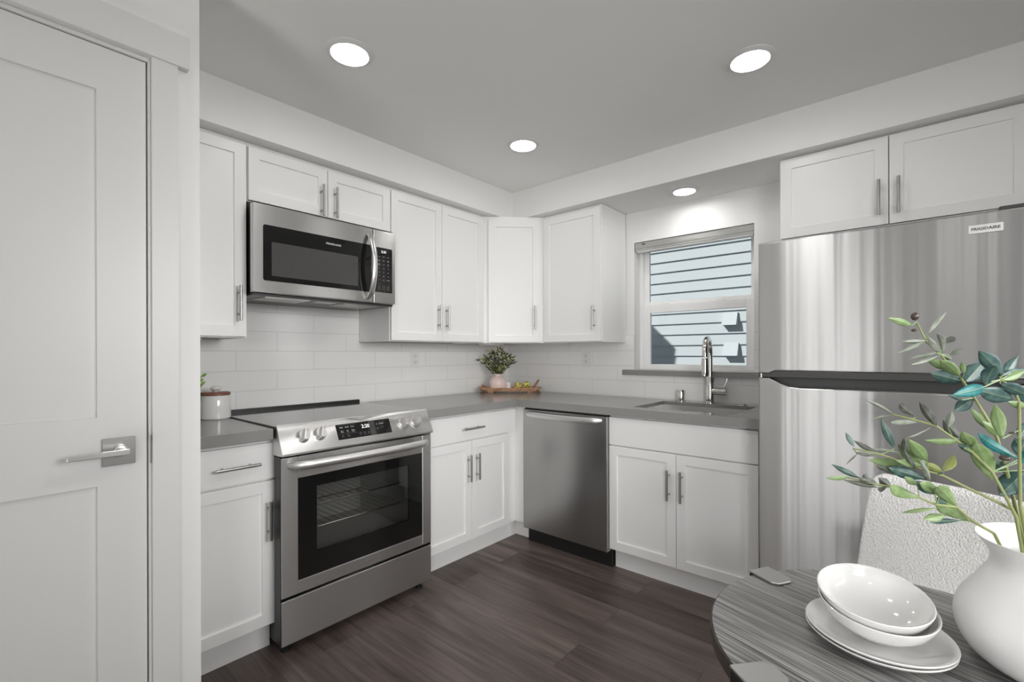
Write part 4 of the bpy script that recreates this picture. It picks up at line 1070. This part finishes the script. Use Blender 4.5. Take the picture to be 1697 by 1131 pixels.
LBL = {'A': 'olive branch reaching highest with a brown olive at its tip', 'B': 'olive branch with dark blue-green leaves rising straight from the vase',
       'C': 'middle olive branch arching left with curled leaves', 'D': 'olive branch with light green leaves crossing over the chair top',
       'E': 'lowest olive branch leaning out over the vase rim'}
LK = ['G', 'Y', 'D', 'T', 'S', 'W']
for key, d in BRANCHES.items():
    rnd = random.Random(key)
    st_ = [Vector(p) for p in d['stem']]
    o = thing('olive_branch', VC + Vector((0, 0, .06)), LBL[key], 'branch', 'olive branches in the white vase')
    foot = VC + Vector((rnd.uniform(-.025, .025), rnd.uniform(-.025, .025), .03))
    rim = VC + (st_[-1] - VC) * 1.0
    pts = st_ + [st_[-1].lerp(foot, .5), foot]
    k = len(pts)
    b = MB(); b.tube(pts, [.0011 + .0014 * i / (k - 1) for i in range(k)], 8); b.build('stem', M['stem'], o, smooth='all')
    bm_ = bmesh.new()
    for (bx, by, bz, tx, ty_, tz_, w, kd) in d['leaves']:
        B = Vector((bx, by, bz)); Tt = Vector((tx, ty_, tz_))
        leaf(bm_, B, Tt, w * (1.0 if kd in 'GDTY' else .9), LK.index(kd), rnd.uniform(-.45, .45), rnd.uniform(-.22, .28), .20 if kd in 'GDTY' else .55, 6)
        near = min(pts, key=lambda p: (p - B).length)          # petiole back to the stem
        if .004 < (near - B).length < .05:
            dd_ = B - near; sd_ = dd_.orthogonal().normalized() * .0007
            s2 = dd_.cross(sd_).normalized() * .0007
            ra = [bm_.verts.new(near + q_) for q_ in (sd_, s2, -sd_, -s2)]; rb = [bm_.verts.new(B + q_) for q_ in (sd_, s2, -sd_, -s2)]
            for i in range(4):
                f = bm_.faces.new((ra[i], ra[(i + 1) % 4], rb[(i + 1) % 4], rb[i])); f.material_index = 0
    build_leaves(bm_, 'foliage', [M['leaf_' + k_] for k_ in LK] + [M['leaf_rib']], o)
    for (x, y, z, rx, rz) in d['olives']:
        b = MB(); b.sphere((x, y, z), rx * .5 * 1.05, rx * .5 * 1.05, rz * .5 * 1.05, 18); b.build('olive', M['olive'], o, smooth='all')

# ------------------------------------------------------------------ chair
CA = -31.0
c0 = Vector((2.525, -1.200, 0)); dirx = Vector((cos(R_(CA)), sin(R_(CA)), 0)); CW = .46
mid = c0 + dirx * (CW / 2)
chm = Matrix.Translation(mid) @ Matrix.Rotation(R_(CA), 4, 'Z')      # local x across, local -y towards the table
ch = thing('dining_chair', chm @ Vector((0, -.24, 0)), 'white nubby upholstered chair between the table and the refrigerator', 'chair')
b = MB(chm)
def back_ring(z, hw, y0, th, n=13, bow=.035):
    f = []; g = []
    for i in range(n):
        a = 2 * i / (n - 1) - 1
        yb = y0 - bow * a * a
        f.append(b.bm.verts.new(chm @ Vector((a * hw, yb - th / 2, z)))); g.append(b.bm.verts.new(chm @ Vector((a * hw, yb + th / 2, z))))
    return f + g[::-1]
lv = [back_ring(z, hw, y0, th) for z, hw, y0, th in ((.44, .262, -.005, .07), (.55, .258, .000, .07), (.66, .250, .006, .066), (.76, .240, .012, .060), (.838, .229, .016, .054), (.856, .222, .017, .036), (.860, .214, .0175, .014))]
b.bm.faces.new(lv[0][::-1]); b.bm.faces.new(lv[-1])
for A, B_ in zip(lv, lv[1:]):
    for i in range(len(A)): b.bm.faces.new((A[i], A[(i + 1) % len(A)], B_[(i + 1) % len(A)], B_[i]))
bk = b.build('backrest', M['boucle'], ch, smooth=60, bevel=.016, seg=4)
b = MB(chm); b.prism(rrect(-.235, .235, -.46, -.045, .06, 6), .37, .465, 'z'); b.build('seat', M['boucle'], ch, smooth=60, bevel=.02, seg=4)
for x, y in ((-.19, -.41), (.19, -.41), (-.19, -.09), (.19, -.09)):
    b = MB(chm); b.cyl((x * 1.06, y, 0), (x, y, .371), .011, 14, .017); b.build('leg', M['metal_black'], ch, smooth=40)

# ------------------------------------------------------------------ the neighbouring house outside the window
SY = 3.0
hs = thing('neighbor_house', (0, SY, 0), 'pale blue lap-sided house wall seen through the window', 'house')
b = MB(); ex = .1363; z = 1.179 - 8 * ex
while z < 4.6:
    b.prism([(SY - .022, z), (SY + .03, z), (SY + .03, z + ex + .004), (SY - .001, z + ex + .004)], -4.5, 4.5, 'x'); z += ex
b.build('siding', M['siding'], hs)
for vx, vz in ((.842, 1.700), (.852, 1.335)):
    b = MB(); b.box(vx - .012, vx + .330, SY - .019, SY - .001, vz - .165, vz + .02)
    b.build('mounting_block', M['siding'], hs) if 0 else b.bm.free()
    b = MB()
    b.prism([(SY - .018, vz), (SY - .030, vz), (SY - .100, vz - .155), (SY - .096, vz - .155), (SY - .027, vz - .004), (SY - .018, vz - .004)], vx, vx + .165, 'x')
    for x in (vx, vx + .161): b.prism([(SY - .010, vz - .004), (SY - .027, vz - .004), (SY - .096, vz - .155), (SY - .010, vz - .155)], x, x + .004, 'x')
    b.build('vent_hood', M['siding'], hs)
b = MB(); b.prism([(-1.76, 0), (-1.76, 3.956), (-3.6, 5.76), (-3.6, 0)], .30, .315, 'y')  # unseen sheet shaped to cast the slanted shadow on the siding
struct(b.build('wing_shadow_sheet', M['shadow_sheet'], None, origin=ORG))
